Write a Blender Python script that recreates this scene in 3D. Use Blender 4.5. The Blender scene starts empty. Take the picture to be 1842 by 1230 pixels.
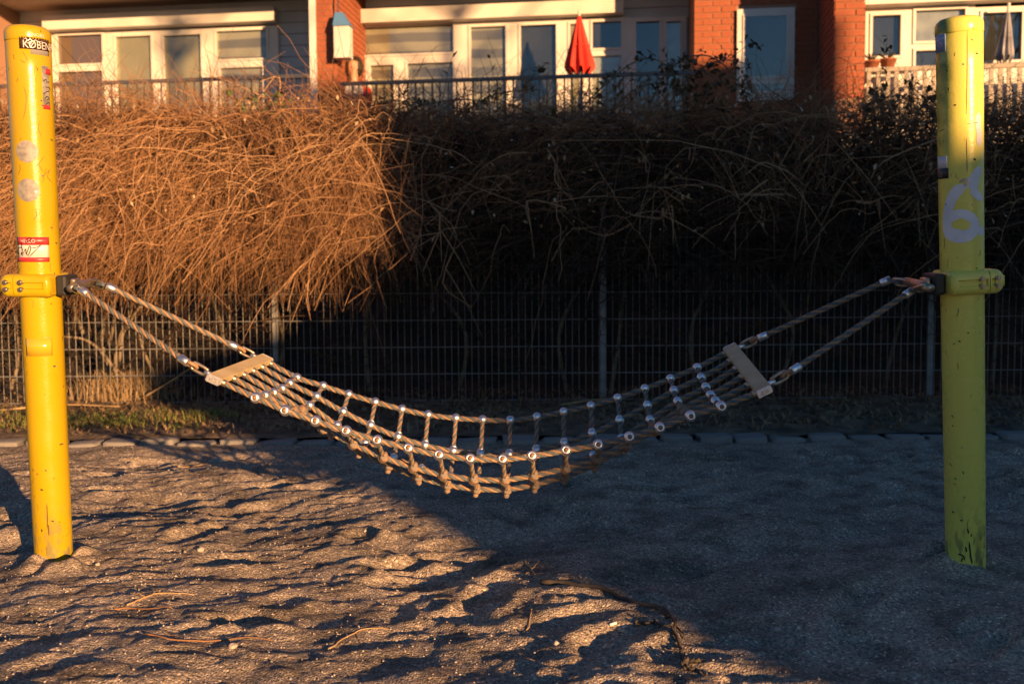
import bpy, bmesh, math, random
import numpy as np
from mathutils import Vector, Matrix
R = math.radians
random.seed(7); rng = np.random.default_rng(11)
SC = bpy.context.scene
COL = SC.collection

# ------------------------------------------------------------------ camera
CAMZ = 0.90
cam = bpy.data.cameras.new('camera'); cam_o = bpy.data.objects.new('camera', cam); COL.objects.link(cam_o)
cam.lens = 34.98; cam.sensor_width = 36.0; cam.clip_end = 600
PITCH, ROLL = 3.68, -0.4
cam_o.location = (0, 0, CAMZ)
CAMROT = (Matrix.Rotation(R(90 - PITCH), 3, 'X') @ Matrix.Rotation(R(ROLL), 3, 'Z'))
cam_o.rotation_euler = CAMROT.to_euler()
cam.dof.use_dof = True; cam.dof.focus_distance = 3.1; cam.dof.aperture_fstop = 4.0
SC.camera = cam_o

# ------------------------------------------------------------------ light
SUN_EL, SUN_AZ = 7.8, 147.0          # azimuth clockwise from +Y
sdir = Vector((math.sin(R(SUN_AZ)) * math.cos(R(SUN_EL)), math.cos(R(SUN_AZ)) * math.cos(R(SUN_EL)), math.sin(R(SUN_EL))))
w = bpy.data.worlds.new('World'); SC.world = w; w.use_nodes = True
wn = w.node_tree.nodes; bg = wn['Background']
sky = wn.new('ShaderNodeTexSky'); sky.sky_type = 'NISHITA'; sky.sun_disc = False
sky.sun_elevation = R(SUN_EL); sky.sun_rotation = R(SUN_AZ)
w.node_tree.links.new(sky.outputs[0], bg.inputs[0]); bg.inputs[1].default_value = 0.056
sky.ozone_density = 4.2; sky.air_density = 1.0; sky.dust_density = 0.3
sun = bpy.data.lights.new('sun', 'SUN'); sun.energy = 5.0; sun.angle = R(0.5); sun.color = (1.0, 0.54, 0.23)
sun_o = bpy.data.objects.new('sun', sun); COL.objects.link(sun_o); sun_o.rotation_euler = sdir.to_track_quat('Z', 'Y').to_euler()
SC.view_settings.view_transform = 'Standard'; SC.view_settings.look = 'None'
SC.view_settings.exposure = 1.3; SC.view_settings.gamma = 1.0

# ------------------------------------------------------------------ helpers
FPX = 1842 * cam.lens / 36.0
CAML = Vector((0, 0, CAMZ))
def ray(px, py):
    return CAMROT @ Vector(((px - 921) / FPX, -(py - 615) / FPX, -1.0))
def P(px, py, Y):
    d = ray(px, py); return CAML + d * (Y / d.y)
def G(px, py, z=0.0):
    d = ray(px, py); return CAML + d * ((z - CAMZ) / d.z)

def link(o, parent=None):
    COL.objects.link(o)
    if parent is not None: o.parent = parent
    return o
def empty(name, loc=(0, 0, 0), rot=None):
    o = bpy.data.objects.new(name, None); o.location = loc; o.empty_display_size = 0.1
    if rot is not None: o.rotation_euler = rot
    return link(o)
def tag(o, label=None, cat=None, group=None, kind=None):
    if label: o['label'] = label
    if cat: o['category'] = cat
    if group: o['group'] = group
    if kind: o['kind'] = kind
    return o
def mesh_np(name, V, F, mats, parent=None, smooth=False, midx=None):
    me = bpy.data.meshes.new(name)
    V = np.asarray(V, dtype=np.float32).reshape(-1, 3); F = np.asarray(F, dtype=np.int32); k = F.shape[1]
    me.vertices.add(len(V)); me.vertices.foreach_set('co', V.ravel())
    me.loops.add(F.size); me.loops.foreach_set('vertex_index', F.ravel())
    me.polygons.add(len(F)); me.polygons.foreach_set('loop_start', np.arange(0, F.size, k, dtype=np.int32))
    if midx is not None: me.polygons.foreach_set('material_index', np.asarray(midx, dtype=np.int32))
    if smooth: me.polygons.foreach_set('use_smooth', np.ones(len(F), dtype=bool))
    for m in (mats if isinstance(mats, (list, tuple)) else [mats]): me.materials.append(m)
    me.update(calc_edges=True); me.validate()
    return link(bpy.data.objects.new(name, me), parent)
def obj_bm(name, bm, mats, parent=None, smooth=False):
    me = bpy.data.meshes.new(name)
    bmesh.ops.recalc_face_normals(bm, faces=bm.faces[:])
    bm.to_mesh(me); bm.free()
    for m in (mats if isinstance(mats, (list, tuple)) else [mats]): me.materials.append(m)
    if smooth:
        me.polygons.foreach_set('use_smooth', np.ones(len(me.polygons), dtype=bool))
    return link(bpy.data.objects.new(name, me), parent)
def share(name, me, parent, loc=(0, 0, 0), rot=(0, 0, 0), scale=(1, 1, 1)):
    o = bpy.data.objects.new(name, me); link(o, parent); o.location = loc; o.rotation_euler = rot; o.scale = scale
    return o
def add_box(bm, lo, hi, mi=0):
    x0, y0, z0 = lo; x1, y1, z1 = hi
    v = [bm.verts.new(c) for c in ((x0,y0,z0),(x1,y0,z0),(x1,y1,z0),(x0,y1,z0),(x0,y0,z1),(x1,y0,z1),(x1,y1,z1),(x0,y1,z1))]
    for f in ((0,3,2,1),(4,5,6,7),(0,1,5,4),(1,2,6,5),(2,3,7,6),(3,0,4,7)):
        bm.faces.new([v[i] for i in f]).material_index = mi
def box_obj(name, lo, hi, mat, parent=None, bevel=0, seg=2):
    bm = bmesh.new(); add_box(bm, lo, hi)
    if bevel: bmesh.ops.bevel(bm, geom=bm.edges[:], offset=bevel, segments=seg, affect='EDGES', profile=0.5)
    return obj_bm(name, bm, mat, parent, smooth=False)
def lathe(name, prof, mat, parent=None, seg=32, smooth=True):
    n = len(prof); V = []
    for r, z in prof:
        for i in range(seg):
            a = 2 * math.pi * i / seg; V.append((r * math.cos(a), r * math.sin(a), z))
    F = []
    for j in range(n - 1):
        for i in range(seg):
            F.append((j*seg+i, j*seg+(i+1) % seg, (j+1)*seg+(i+1) % seg, (j+1)*seg+i))
    return mesh_np(name, V, F, mat, parent, smooth)
def frames(pts):
    """parallel-transport frames along N x K x 3 polylines"""
    T = np.gradient(pts, axis=1); T /= np.linalg.norm(T, axis=2, keepdims=True) + 1e-9
    up = np.where(np.abs(T[:, :1, 2:3]) > 0.9, np.array([1.0, 0, 0]), np.array([0, 0, 1.0]))
    A = np.zeros_like(T); a = np.cross(T[:, 0], up[:, 0]); a /= np.linalg.norm(a, axis=1, keepdims=True) + 1e-9
    A[:, 0] = a
    for k in range(1, T.shape[1]):
        a = A[:, k-1] - T[:, k] * np.sum(A[:, k-1] * T[:, k], axis=1, keepdims=True)
        a /= np.linalg.norm(a, axis=1, keepdims=True) + 1e-9; A[:, k] = a
    return T, A, np.cross(T, A)
def tubes(pts, rad, sides=3):
    """vertex and quad arrays of tubes round N polylines of K points"""
    pts = np.asarray(pts, float)
    if pts.ndim == 2: pts = pts[None]
    N, K, _ = pts.shape
    rad = np.broadcast_to(np.asarray(rad, float), (N, K))
    T, A, Bn = frames(pts)
    th = np.arange(sides) * 2 * math.pi / sides
    V = (pts[:, :, None] + rad[:, :, None, None] * (A[:, :, None] * np.cos(th)[None, None, :, None] + Bn[:, :, None] * np.sin(th)[None, None, :, None]))
    idx = np.arange(N * K * sides).reshape(N, K, sides)
    a = idx[:, :-1]; b = idx[:, 1:]
    F = np.stack([a, np.roll(a, -1, 2), np.roll(b, -1, 2), b], axis=-1).reshape(-1, 4)
    return V.reshape(-1, 3), F
def tube_obj(name, pts, rad, mat, parent=None, sides=8, caps=True):
    pts = np.asarray([tuple(p) for p in pts], float)
    if caps:
        r = np.broadcast_to(np.asarray(rad, float), (len(pts),)).copy()
        pts = np.concatenate([pts[:1] + (pts[:1]-pts[1:2])*1e-3, pts, pts[-1:] + (pts[-1:]-pts[-2:-1])*1e-3]); rad = np.concatenate([[1e-5], r, [1e-5]])
    V, F = tubes(pts, rad, sides)
    return mesh_np(name, V, F, mat, parent, smooth=True)
def catmull(pts, n):
    p = np.asarray([tuple(q) for q in pts], float); m = len(p)
    p = np.concatenate([2*p[:1]-p[1:2], p, 2*p[-1:]-p[-2:-1]])
    out = []
    for s in np.linspace(0, m - 1 - 1e-6, n):
        i = int(s); t = s - i; a, b, c, d = p[i:i+4]
        out.append(0.5*((2*b)+(-a+c)*t+(2*a-5*b+4*c-d)*t*t+(-a+3*b-3*c+d)*t**3))
    return np.array(out)

# ------------------------------------------------------------------ materials
def mat(name, col, rough=0.7, metal=0.0, col2=None, scale=8.0, lo=0.35, hi=0.65, bump=0.0, bscale=60.0, bdist=0.01, spec=None, coat=0.0, detail=4.0):
    m = bpy.data.materials.new(name); m.use_nodes = True
    nt = m.node_tree; bs = nt.nodes['Principled BSDF']
    bs.inputs['Base Color'].default_value = (*col, 1); bs.inputs['Roughness'].default_value = rough; bs.inputs['Metallic'].default_value = metal
    if spec is not None: bs.inputs['Specular IOR Level'].default_value = spec
    if coat: bs.inputs['Coat Weight'].default_value = coat; bs.inputs['Coat Roughness'].default_value = 0.12
    tc = nt.nodes.new('ShaderNodeTexCoord')
    if col2 is not None:
        n = nt.nodes.new('ShaderNodeTexNoise'); n.inputs['Scale'].default_value = scale; n.inputs['Detail'].default_value = detail
        nt.links.new(tc.outputs['Object'], n.inputs['Vector'])
        r = nt.nodes.new('ShaderNodeValToRGB'); r.color_ramp.elements[0].position = lo; r.color_ramp.elements[1].position = hi
        r.color_ramp.elements[0].color = (*col, 1); r.color_ramp.elements[1].color = (*col2, 1)
        nt.links.new(n.outputs['Fac'], r.inputs[0]); nt.links.new(r.outputs[0], bs.inputs['Base Color'])
    if bump:
        n2 = nt.nodes.new('ShaderNodeTexNoise'); n2.inputs['Scale'].default_value = bscale; n2.inputs['Detail'].default_value = 3
        nt.links.new(tc.outputs['Object'], n2.inputs['Vector'])
        b = nt.nodes.new('ShaderNodeBump'); b.inputs['Strength'].default_value = bump; b.inputs['Distance'].default_value = bdist
        nt.links.new(n2.outputs['Fac'], b.inputs['Height']); nt.links.new(b.outputs[0], bs.inputs['Normal'])
    return m
def mixcol(nt, fac, a, b):
    x = nt.nodes.new('ShaderNodeMix'); x.data_type = 'RGBA'
    for s, v in ((x.inputs[0], fac), (x.inputs[6], a), (x.inputs[7], b)):
        if isinstance(v, bpy.types.NodeSocket): nt.links.new(v, s)
        elif isinstance(v, tuple): s.default_value = (*v, 1)
        else: s.default_value = v
    return x.outputs[2]
def noise_fac(nt, vec, scale, lo, hi, detail=4.0, vscale=None):
    if vscale:
        mp = nt.nodes.new('ShaderNodeMapping'); mp.inputs['Scale'].default_value = vscale
        nt.links.new(vec, mp.inputs['Vector']); vec = mp.outputs[0]
    n = nt.nodes.new('ShaderNodeTexNoise'); n.inputs['Scale'].default_value = scale; n.inputs['Detail'].default_value = detail
    nt.links.new(vec, n.inputs['Vector'])
    r = nt.nodes.new('ShaderNodeMapRange'); r.inputs['From Min'].default_value = lo; r.inputs['From Max'].default_value = hi
    nt.links.new(n.outputs['Fac'], r.inputs['Value']); return r.outputs[0]

def sand_material():
    m = bpy.data.materials.new('coarse_sand'); m.use_nodes = True; nt = m.node_tree; bs = nt.nodes['Principled BSDF']
    tc = nt.nodes.new('ShaderNodeTexCoord'); ob = tc.outputs['Object']
    c = mixcol(nt, noise_fac(nt, ob, 1.3, 0.35, 0.7, 5), (0.27, 0.228, 0.182), (0.44, 0.37, 0.29))
    c = mixcol(nt, noise_fac(nt, ob, 6.5, 0.45, 0.72, 6), c, (0.125, 0.105, 0.085))  # dark mottling stands in for shade in the dips of the sand
    v = nt.nodes.new('ShaderNodeTexVoronoi'); v.inputs['Scale'].default_value = 170; nt.links.new(ob, v.inputs['Vector'])
    sep = nt.nodes.new('ShaderNodeSeparateColor'); nt.links.new(v.outputs['Color'], sep.inputs[0])
    rr = nt.nodes.new('ShaderNodeValToRGB'); e = rr.color_ramp.elements
    e[0].position = 0.0; e[0].color = (0.38, 0.38, 0.40, 1); e[1].position = 1.0; e[1].color = (2.5, 2.4, 2.3, 1)
    k = rr.color_ramp.elements.new(0.5); k.color = (0.9, 0.9, 0.9, 1); k = rr.color_ramp.elements.new(0.93); k.color = (1.25, 1.22, 1.18, 1)
    nt.links.new(sep.outputs[0], rr.inputs[0])
    mu = nt.nodes.new('ShaderNodeMix'); mu.data_type = 'RGBA'; mu.blend_type = 'MULTIPLY'; mu.inputs[0].default_value = 1
    nt.links.new(c, mu.inputs[6]); nt.links.new(rr.outputs[0], mu.inputs[7])
    nt.links.new(mu.outputs[2], bs.inputs['Base Color'])
    bs.inputs['Roughness'].default_value = 0.85; bs.inputs['Specular IOR Level'].default_value = 0.25
    b = nt.nodes.new('ShaderNodeBump'); b.inputs['Strength'].default_value = 0.75; b.inputs['Distance'].default_value = 0.005; b.invert = True
    nt.links.new(v.outputs['Distance'], b.inputs['Height'])
    b2 = nt.nodes.new('ShaderNodeBump'); b2.inputs['Strength'].default_value = 0.5; b2.inputs['Distance'].default_value = 0.008
    n = nt.nodes.new('ShaderNodeTexNoise'); n.inputs['Scale'].default_value = 60; n.inputs['Detail'].default_value = 4; nt.links.new(ob, n.inputs['Vector'])
    nt.links.new(n.outputs['Fac'], b2.inputs['Height']); nt.links.new(b.outputs[0], b2.inputs['Normal'])
    nt.links.new(b2.outputs[0], bs.inputs['Normal'])
    return m
def yellow_material(name, green_tint=False):
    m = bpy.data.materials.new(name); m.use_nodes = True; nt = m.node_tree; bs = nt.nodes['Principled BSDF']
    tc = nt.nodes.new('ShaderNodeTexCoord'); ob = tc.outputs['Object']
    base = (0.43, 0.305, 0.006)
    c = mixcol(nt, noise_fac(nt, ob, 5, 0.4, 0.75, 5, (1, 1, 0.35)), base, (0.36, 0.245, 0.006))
    if green_tint:
        c = mixcol(nt, 0.8, c, (0.72, 0.70, 0.15))  # skylight on the shaded post put into a paler, greener paint
        sx = nt.nodes.new('ShaderNodeSeparateXYZ'); nt.links.new(ob, sx.inputs[0])  # green band, stronger towards the upper left side
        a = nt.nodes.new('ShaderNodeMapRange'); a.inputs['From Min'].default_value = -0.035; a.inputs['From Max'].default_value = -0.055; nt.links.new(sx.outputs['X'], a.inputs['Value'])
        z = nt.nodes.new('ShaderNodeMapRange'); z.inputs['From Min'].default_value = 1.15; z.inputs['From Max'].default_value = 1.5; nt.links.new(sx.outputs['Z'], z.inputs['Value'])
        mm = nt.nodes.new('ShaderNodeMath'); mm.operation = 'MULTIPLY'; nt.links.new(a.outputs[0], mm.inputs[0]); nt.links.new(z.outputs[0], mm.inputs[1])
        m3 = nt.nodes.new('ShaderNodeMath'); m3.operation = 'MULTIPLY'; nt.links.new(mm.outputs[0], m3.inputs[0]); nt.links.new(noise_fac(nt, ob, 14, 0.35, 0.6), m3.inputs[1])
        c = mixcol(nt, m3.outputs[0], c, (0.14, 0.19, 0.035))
    c = mixcol(nt, noise_fac(nt, ob, 70, 0.70, 0.74, 3, (1, 1, 0.5)), c, (0.05, 0.035, 0.015))
    c = mixcol(nt, noise_fac(nt, ob, 9, 0.60, 0.80, 6, (1, 1, 0.25)), c, (0.25, 0.17, 0.02))
    sz = nt.nodes.new('ShaderNodeSeparateXYZ'); nt.links.new(ob, sz.inputs[0])
    g = nt.nodes.new('ShaderNodeMapRange'); g.inputs['From Min'].default_value = 0.22; g.inputs['From Max'].default_value = 0.0; nt.links.new(sz.outputs['Z'], g.inputs['Value'])
    gm = nt.nodes.new('ShaderNodeMath'); gm.operation = 'MULTIPLY'; nt.links.new(g.outputs[0], gm.inputs[0]); nt.links.new(noise_fac(nt, ob, 45, 0.50, 0.62, 4, (1, 1, 0.4)), gm.inputs[1])
    c = mixcol(nt, gm.outputs[0], c, (0.19, 0.17, 0.07))
    nt.links.new(c, bs.inputs['Base Color'])
    rg = nt.nodes.new('ShaderNodeMapRange'); rg.inputs['To Min'].default_value = 0.18; rg.inputs['To Max'].default_value = 0.38
    nt.links.new(noise_fac(nt, ob, 12, 0.3, 0.7), rg.inputs['Value']); nt.links.new(rg.outputs[0], bs.inputs['Roughness'])
    b = nt.nodes.new('ShaderNodeBump'); b.inputs['Strength'].default_value = 0.25; b.inputs['Distance'].default_value = 0.002
    n = nt.nodes.new('ShaderNodeTexNoise'); n.inputs['Scale'].default_value = 130; nt.links.new(ob, n.inputs['Vector'])
    nt.links.new(n.outputs['Fac'], b.inputs['Height']); nt.links.new(b.outputs[0], bs.inputs['Normal'])
    return m
def glass_material():
    m = bpy.data.materials.new('window_glass'); m.use_nodes = True; nt = m.node_tree
    for n in list(nt.nodes):
        if n.type == 'BSDF_PRINCIPLED': nt.nodes.remove(n)
    out = [n for n in nt.nodes if n.type == 'OUTPUT_MATERIAL'][0]
    t = nt.nodes.new('ShaderNodeBsdfTransparent'); t.inputs[0].default_value = (0.85, 0.88, 0.86, 1)
    g = nt.nodes.new('ShaderNodeBsdfGlossy'); g.inputs['Roughness'].default_value = 0.02
    lw = nt.nodes.new('ShaderNodeLayerWeight'); lw.inputs['Blend'].default_value = 0.5
    pw = nt.nodes.new('ShaderNodeMath'); pw.operation = 'POWER'; pw.inputs[1].default_value = 4.0; nt.links.new(lw.outputs['Facing'], pw.inputs[0])
    f = nt.nodes.new('ShaderNodeMath'); f.operation = 'MULTIPLY_ADD'; f.inputs[1].default_value = 0.8; f.inputs[2].default_value = 0.09; nt.links.new(pw.outputs[0], f.inputs[0])
    x = nt.nodes.new('ShaderNodeMixShader'); nt.links.new(f.outputs[0], x.inputs[0]); nt.links.new(t.outputs[0], x.inputs[1]); nt.links.new(g.outputs[0], x.inputs[2])
    nt.links.new(x.outputs[0], out.inputs[0]); return m
def blind_material():
    m = bpy.data.materials.new('banded_blind'); m.use_nodes = True; nt = m.node_tree; bs = nt.nodes['Principled BSDF']
    tc = nt.nodes.new('ShaderNodeTexCoord'); wv = nt.nodes.new('ShaderNodeTexWave'); wv.bands_direction = 'Z'; wv.inputs['Scale'].default_value = 1.15
    wv.inputs['Distortion'].default_value = 1.2; wv.inputs['Detail'].default_value = 2; wv.inputs['Detail Scale'].default_value = 0.7
    nt.links.new(tc.outputs['Object'], wv.inputs['Vector'])
    r = nt.nodes.new('ShaderNodeValToRGB'); r.color_ramp.elements[0].position = 0.4; r.color_ramp.elements[1].position = 0.6
    r.color_ramp.elements[0].color = (0.26, 0.23, 0.2, 1); r.color_ramp.elements[1].color = (0.52, 0.46, 0.36, 1)
    nt.links.new(wv.outputs['Fac'], r.inputs[0]); nt.links.new(r.outputs[0], bs.inputs['Base Color']); bs.inputs['Roughness'].default_value = 0.8
    return m

M = {}
M['sand'] = sand_material()
M['soil'] = mat('dark_soil', (0.05, 0.038, 0.027), 0.95, col2=(0.19, 0.14, 0.09), scale=7, bump=1.0, bscale=40, bdist=0.02)
M['earth'] = mat('bank_earth', (0.012, 0.010, 0.008), 0.95, col2=(0.03, 0.024, 0.017), scale=5, bump=1.0, bscale=20, bdist=0.03)  # near-black earth: the shade behind the fence put into its colour
M['stone'] = mat('granite_sett', (0.17, 0.165, 0.16), 0.85, col2=(0.29, 0.28, 0.265), scale=60, bump=0.6, bscale=70, bdist=0.006)
M['gravel'] = mat('gravel_bits', (0.22, 0.19, 0.16), 0.7, col2=(0.5, 0.46, 0.4), scale=25)
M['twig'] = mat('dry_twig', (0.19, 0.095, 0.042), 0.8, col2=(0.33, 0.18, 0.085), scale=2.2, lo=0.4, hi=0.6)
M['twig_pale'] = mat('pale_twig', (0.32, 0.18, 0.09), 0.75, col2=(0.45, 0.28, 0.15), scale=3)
M['twig_dark'] = mat('inner_twig', (0.02, 0.012, 0.007), 0.85, col2=(0.075, 0.042, 0.021), scale=2.0)  # shade inside the hedge put into a darker twig colour
M['bark'] = mat('bark', (0.10, 0.08, 0.055), 0.9, col2=(0.22, 0.17, 0.11), scale=14, bump=0.8, bscale=50, bdist=0.006)
M['darkbark'] = mat('dark_bark', (0.035, 0.028, 0.022), 0.8, col2=(0.08, 0.065, 0.05), scale=20)  # darker bark colour for the fallen branch
M['dryleaf'] = mat('dry_leaf', (0.28, 0.18, 0.09), 0.8, col2=(0.5, 0.4, 0.27), scale=3)
M['litter'] = mat('leaf_litter', (0.10, 0.065, 0.035), 0.9, col2=(0.24, 0.16, 0.09), scale=5)
M['darkleaf'] = mat('dark_leaf', (0.035, 0.045, 0.02), 0.6, col2=(0.08, 0.07, 0.035), scale=6)
M['greenleaf'] = mat('green_leaf', (0.06, 0.12, 0.03), 0.6, col2=(0.10, 0.16, 0.04), scale=6)
M['grass'] = mat('grass', (0.07, 0.13, 0.025), 0.7, col2=(0.24, 0.22, 0.06), scale=5)
M['straw'] = mat('dead_grass', (0.30, 0.20, 0.10), 0.8, col2=(0.42, 0.30, 0.15), scale=7)
M['wire'] = mat('galvanised_wire', (0.15, 0.16, 0.17), 0.55, 0.2, col2=(0.26, 0.26, 0.26), scale=9)
M['yellow'] = yellow_material('yellow_paint_sunny'); M['yellow2'] = yellow_material('yellow_paint_shaded', True)
M['rubber'] = mat('black_rubber', (0.018, 0.018, 0.018), 0.55)
M['steel'] = mat('aluminium', (0.90, 0.91, 0.93), 0.42, 1.0, col2=(0.74, 0.75, 0.78), scale=50, bump=0.15, bscale=200, bdist=0.002)
M['shackle'] = mat('weathered_steel', (0.52, 0.44, 0.33), 0.38, 0.9, col2=(0.34, 0.28, 0.21), scale=60)
M['bolt'] = mat('bolt_steel', (0.30, 0.28, 0.26), 0.35, 0.9)
M['rope_tan'] = mat('rope_tan', (0.24, 0.145, 0.078), 0.7, col2=(0.32, 0.21, 0.125), scale=90, bump=0.7, bscale=260, bdist=0.003)
M['rope_grey'] = mat('rope_grey', (0.065, 0.085, 0.10), 0.7, col2=(0.11, 0.13, 0.145), scale=90, bump=0.7, bscale=260, bdist=0.003)  # grey strands, with the blue of the skylight mixed into the colour
M['knot'] = mat('knotted_rope', (0.30, 0.18, 0.095), 0.7, col2=(0.16, 0.15, 0.14), scale=70, bump=0.8, bscale=220, bdist=0.004)
M['ropecap'] = mat('rope_end', (0.20, 0.12, 0.065), 0.5)
M['plank'] = mat('bar_tread', (0.42, 0.335, 0.18), 0.5, col2=(0.53, 0.43, 0.25), scale=14, bump=0.3, bscale=160, bdist=0.002)
M['paint_grey'] = mat('grey_spray_paint', (0.55, 0.58, 0.64), 0.6, col2=(0.66, 0.68, 0.72), scale=20)
M['ink'] = mat('black_marker', (0.012, 0.01, 0.01), 0.5)
M['ink_soft'] = mat('faded_marker', (0.16, 0.11, 0.02), 0.6)
M['st_white'] = mat('sticker_white', (0.58, 0.56, 0.52), 0.35)
M['st_red'] = mat('sticker_red', (0.42, 0.035, 0.04), 0.35)
M['st_brown'] = mat('sticker_brown', (0.055, 0.025, 0.016), 0.3)
M['st_grey'] = mat('sticker_grey', (0.17, 0.165, 0.165), 0.5, col2=(0.30, 0.28, 0.25), scale=70)
M['st_silver'] = mat('sticker_silver', (0.32, 0.31, 0.30), 0.3)
M['st_blue'] = mat('sticker_blue', (0.20, 0.30, 0.52), 0.5)
M['st_black'] = mat('sticker_black', (0.02, 0.02, 0.022), 0.5)
M['st_pale'] = mat('sticker_pale', (0.55, 0.56, 0.60), 0.5)
M['tape'] = mat('worn_tape', (0.55, 0.35, 0.02), 0.14, coat=1.0)
M['brick'] = mat('red_brick', (0.22, 0.058, 0.026), 0.85, col2=(0.38, 0.118, 0.05), scale=3.5, lo=0.3, hi=0.7)
M['mortar'] = mat('mortar', (0.30, 0.17, 0.11), 0.9)
M['white'] = mat('white_paint', (0.66, 0.64, 0.60), 0.5, col2=(0.56, 0.53, 0.49), scale=2.0)
M['board'] = mat('grey_boards', (0.46, 0.50, 0.56), 0.7, col2=(0.54, 0.57, 0.61), scale=2.5)
M['soffit'] = mat('soffit_boards', (0.42, 0.34, 0.27), 0.8, col2=(0.35, 0.28, 0.22), scale=1.2)
M['concrete'] = mat('concrete', (0.33, 0.32, 0.30), 0.85, col2=(0.26, 0.25, 0.24), scale=3)
M['room'] = mat('room_interior', (0.03, 0.03, 0.034), 0.9, col2=(0.07, 0.07, 0.075), scale=1.2)
M['glass'] = glass_material(); M['blind'] = blind_material()
M['taupe'] = mat('taupe_blind', (0.24, 0.155, 0.115), 0.8); M['olive'] = mat('olive_curtain', (0.40, 0.34, 0.20), 0.85, col2=(0.5, 0.43, 0.28), scale=2)
M['curtain'] = mat('pale_curtain', (0.55, 0.55, 0.55), 0.85, col2=(0.36, 0.37, 0.40), scale=5)
M['rail'] = mat('grey_rail', (0.075, 0.08, 0.095), 0.5, 0.2); M['picket'] = mat('cream_picket', (0.31, 0.27, 0.215), 0.65)
M['red_cloth'] = mat('red_parasol_cloth', (0.72, 0.035, 0.015), 0.7, col2=(0.6, 0.025, 0.012), scale=5)
M['grey_cloth'] = mat('grey_parasol_cloth', (0.40, 0.41, 0.44), 0.8, col2=(0.12, 0.12, 0.14), scale=4)
M['blue_paint'] = mat('blue_paint', (0.08, 0.20, 0.38), 0.5)
M['skin'] = mat('skin', (0.50, 0.27, 0.17), 0.55); M['hair'] = mat('dark_hair', (0.02, 0.014, 0.01), 0.5)
M['jacket'] = mat('grey_jacket', (0.36, 0.38, 0.42), 0.8); M['jeans'] = mat('dark_trousers', (0.04, 0.045, 0.06), 0.85)
M['terracotta'] = mat('terracotta', (0.30, 0.10, 0.045), 0.7); M['slate'] = mat('roof_tile', (0.12, 0.05, 0.035), 0.8)
M['butt'] = mat('white_paper', (0.72, 0.70, 0.66), 0.6)

# ------------------------------------------------------------------ ground
GX0, GX1, GY0, GY1, GS = -7.0, 7.0, -1.0, 6.0, 0.01
gnx, gny = int((GX1 - GX0) / GS), int((GY1 - GY0) / GS)
def spectral(wl_u, wl_v, ang, seed, band=0.35):
    """random ripples: wavelength wl_u across, wl_v along the crests"""
    r = np.random.default_rng(seed); F = np.fft.fft2(r.standard_normal((gny, gnx)))
    ky = np.fft.fftfreq(gny, GS)[:, None]; kx = np.fft.fftfreq(gnx, GS)[None, :]
    c, s = math.cos(ang), math.sin(ang)
    ku = -kx * s + ky * c; kv = kx * c + ky * s
    q = np.sqrt((ku * wl_u) ** 2 + (kv * wl_v) ** 2)
    h = np.real(np.fft.ifft2(F * np.exp(-((q - 1) / band) ** 2))); return h / h.std()
XG, YG = np.meshgrid(GX0 + GS * np.arange(gnx), GY0 + GS * np.arange(gny))
ripA = spectral(0.15, 0.30, R(6), 3, 0.55); ripB = spectral(0.19, 0.34, R(36), 13, 0.6); pm_ = spectral(0.7, 0.8, 0, 14, 0.6); pk = spectral(0.55, 0.6, 0, 15, 0.6)
mx = 1 / (1 + np.exp(-2.5 * pm_)); rip = (ripA * mx + ripB * (1 - mx)) * np.clip(0.75 + 0.4 * pk, 0.1, 1.5); rip2 = spectral(0.075, 0.15, R(14), 4, 0.6) * np.clip(0.7 - 0.4 * pk, 0.1, 1.4)
sm = spectral(0.04, 0.05, 0, 5, 0.6); big = spectral(0.9, 1.1, R(30), 6, 0.5)
side = 1 / (1 + np.exp((XG - 0.25 + 0.25 * (YG - 3)) * 2.2))           # the left half is trodden into ridges, the right half is raked flatter
HS = 0.0058 * np.maximum(rip, -1.2) * (0.30 + 0.70 * side) + 0.0030 * rip2 * (0.35 + 0.65 * side) + 0.0017 * sm + 0.012 * big
r2 = np.random.default_rng(21)
for k in range(330):
    x, y = r2.uniform(-4.5, 4.0), r2.uniform(0.8, 5.3); a = r2.uniform(-0.5, 0.9) if k % 3 else r2.uniform(0, 3.1)
    L, W, D = r2.uniform(0.08, 0.15), r2.uniform(0.035, 0.065), r2.uniform(0.008, 0.022)
    if x > 0.6: D *= 1.25
    i0, i1 = int((y - 0.35 - GY0) / GS), int((y + 0.35 - GY0) / GS); j0, j1 = int((x - 0.35 - GX0) / GS), int((x + 0.35 - GX0) / GS)
    i0 = max(i0, 0); i1 = min(i1, gny)
    dx, dy = XG[i0:i1, j0:j1] - x, YG[i0:i1, j0:j1] - y
    u = dx * math.cos(a) + dy * math.sin(a); v = -dx * math.sin(a) + dy * math.cos(a)
    q = np.sqrt((u / L) ** 2 + (v / W) ** 2)
    HS[i0:i1, j0:j1] += -D * np.exp(-q ** 4) + 0.45 * D * np.exp(-((q - 1.45) / 0.35) ** 2)
HS -= 0.012
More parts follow.
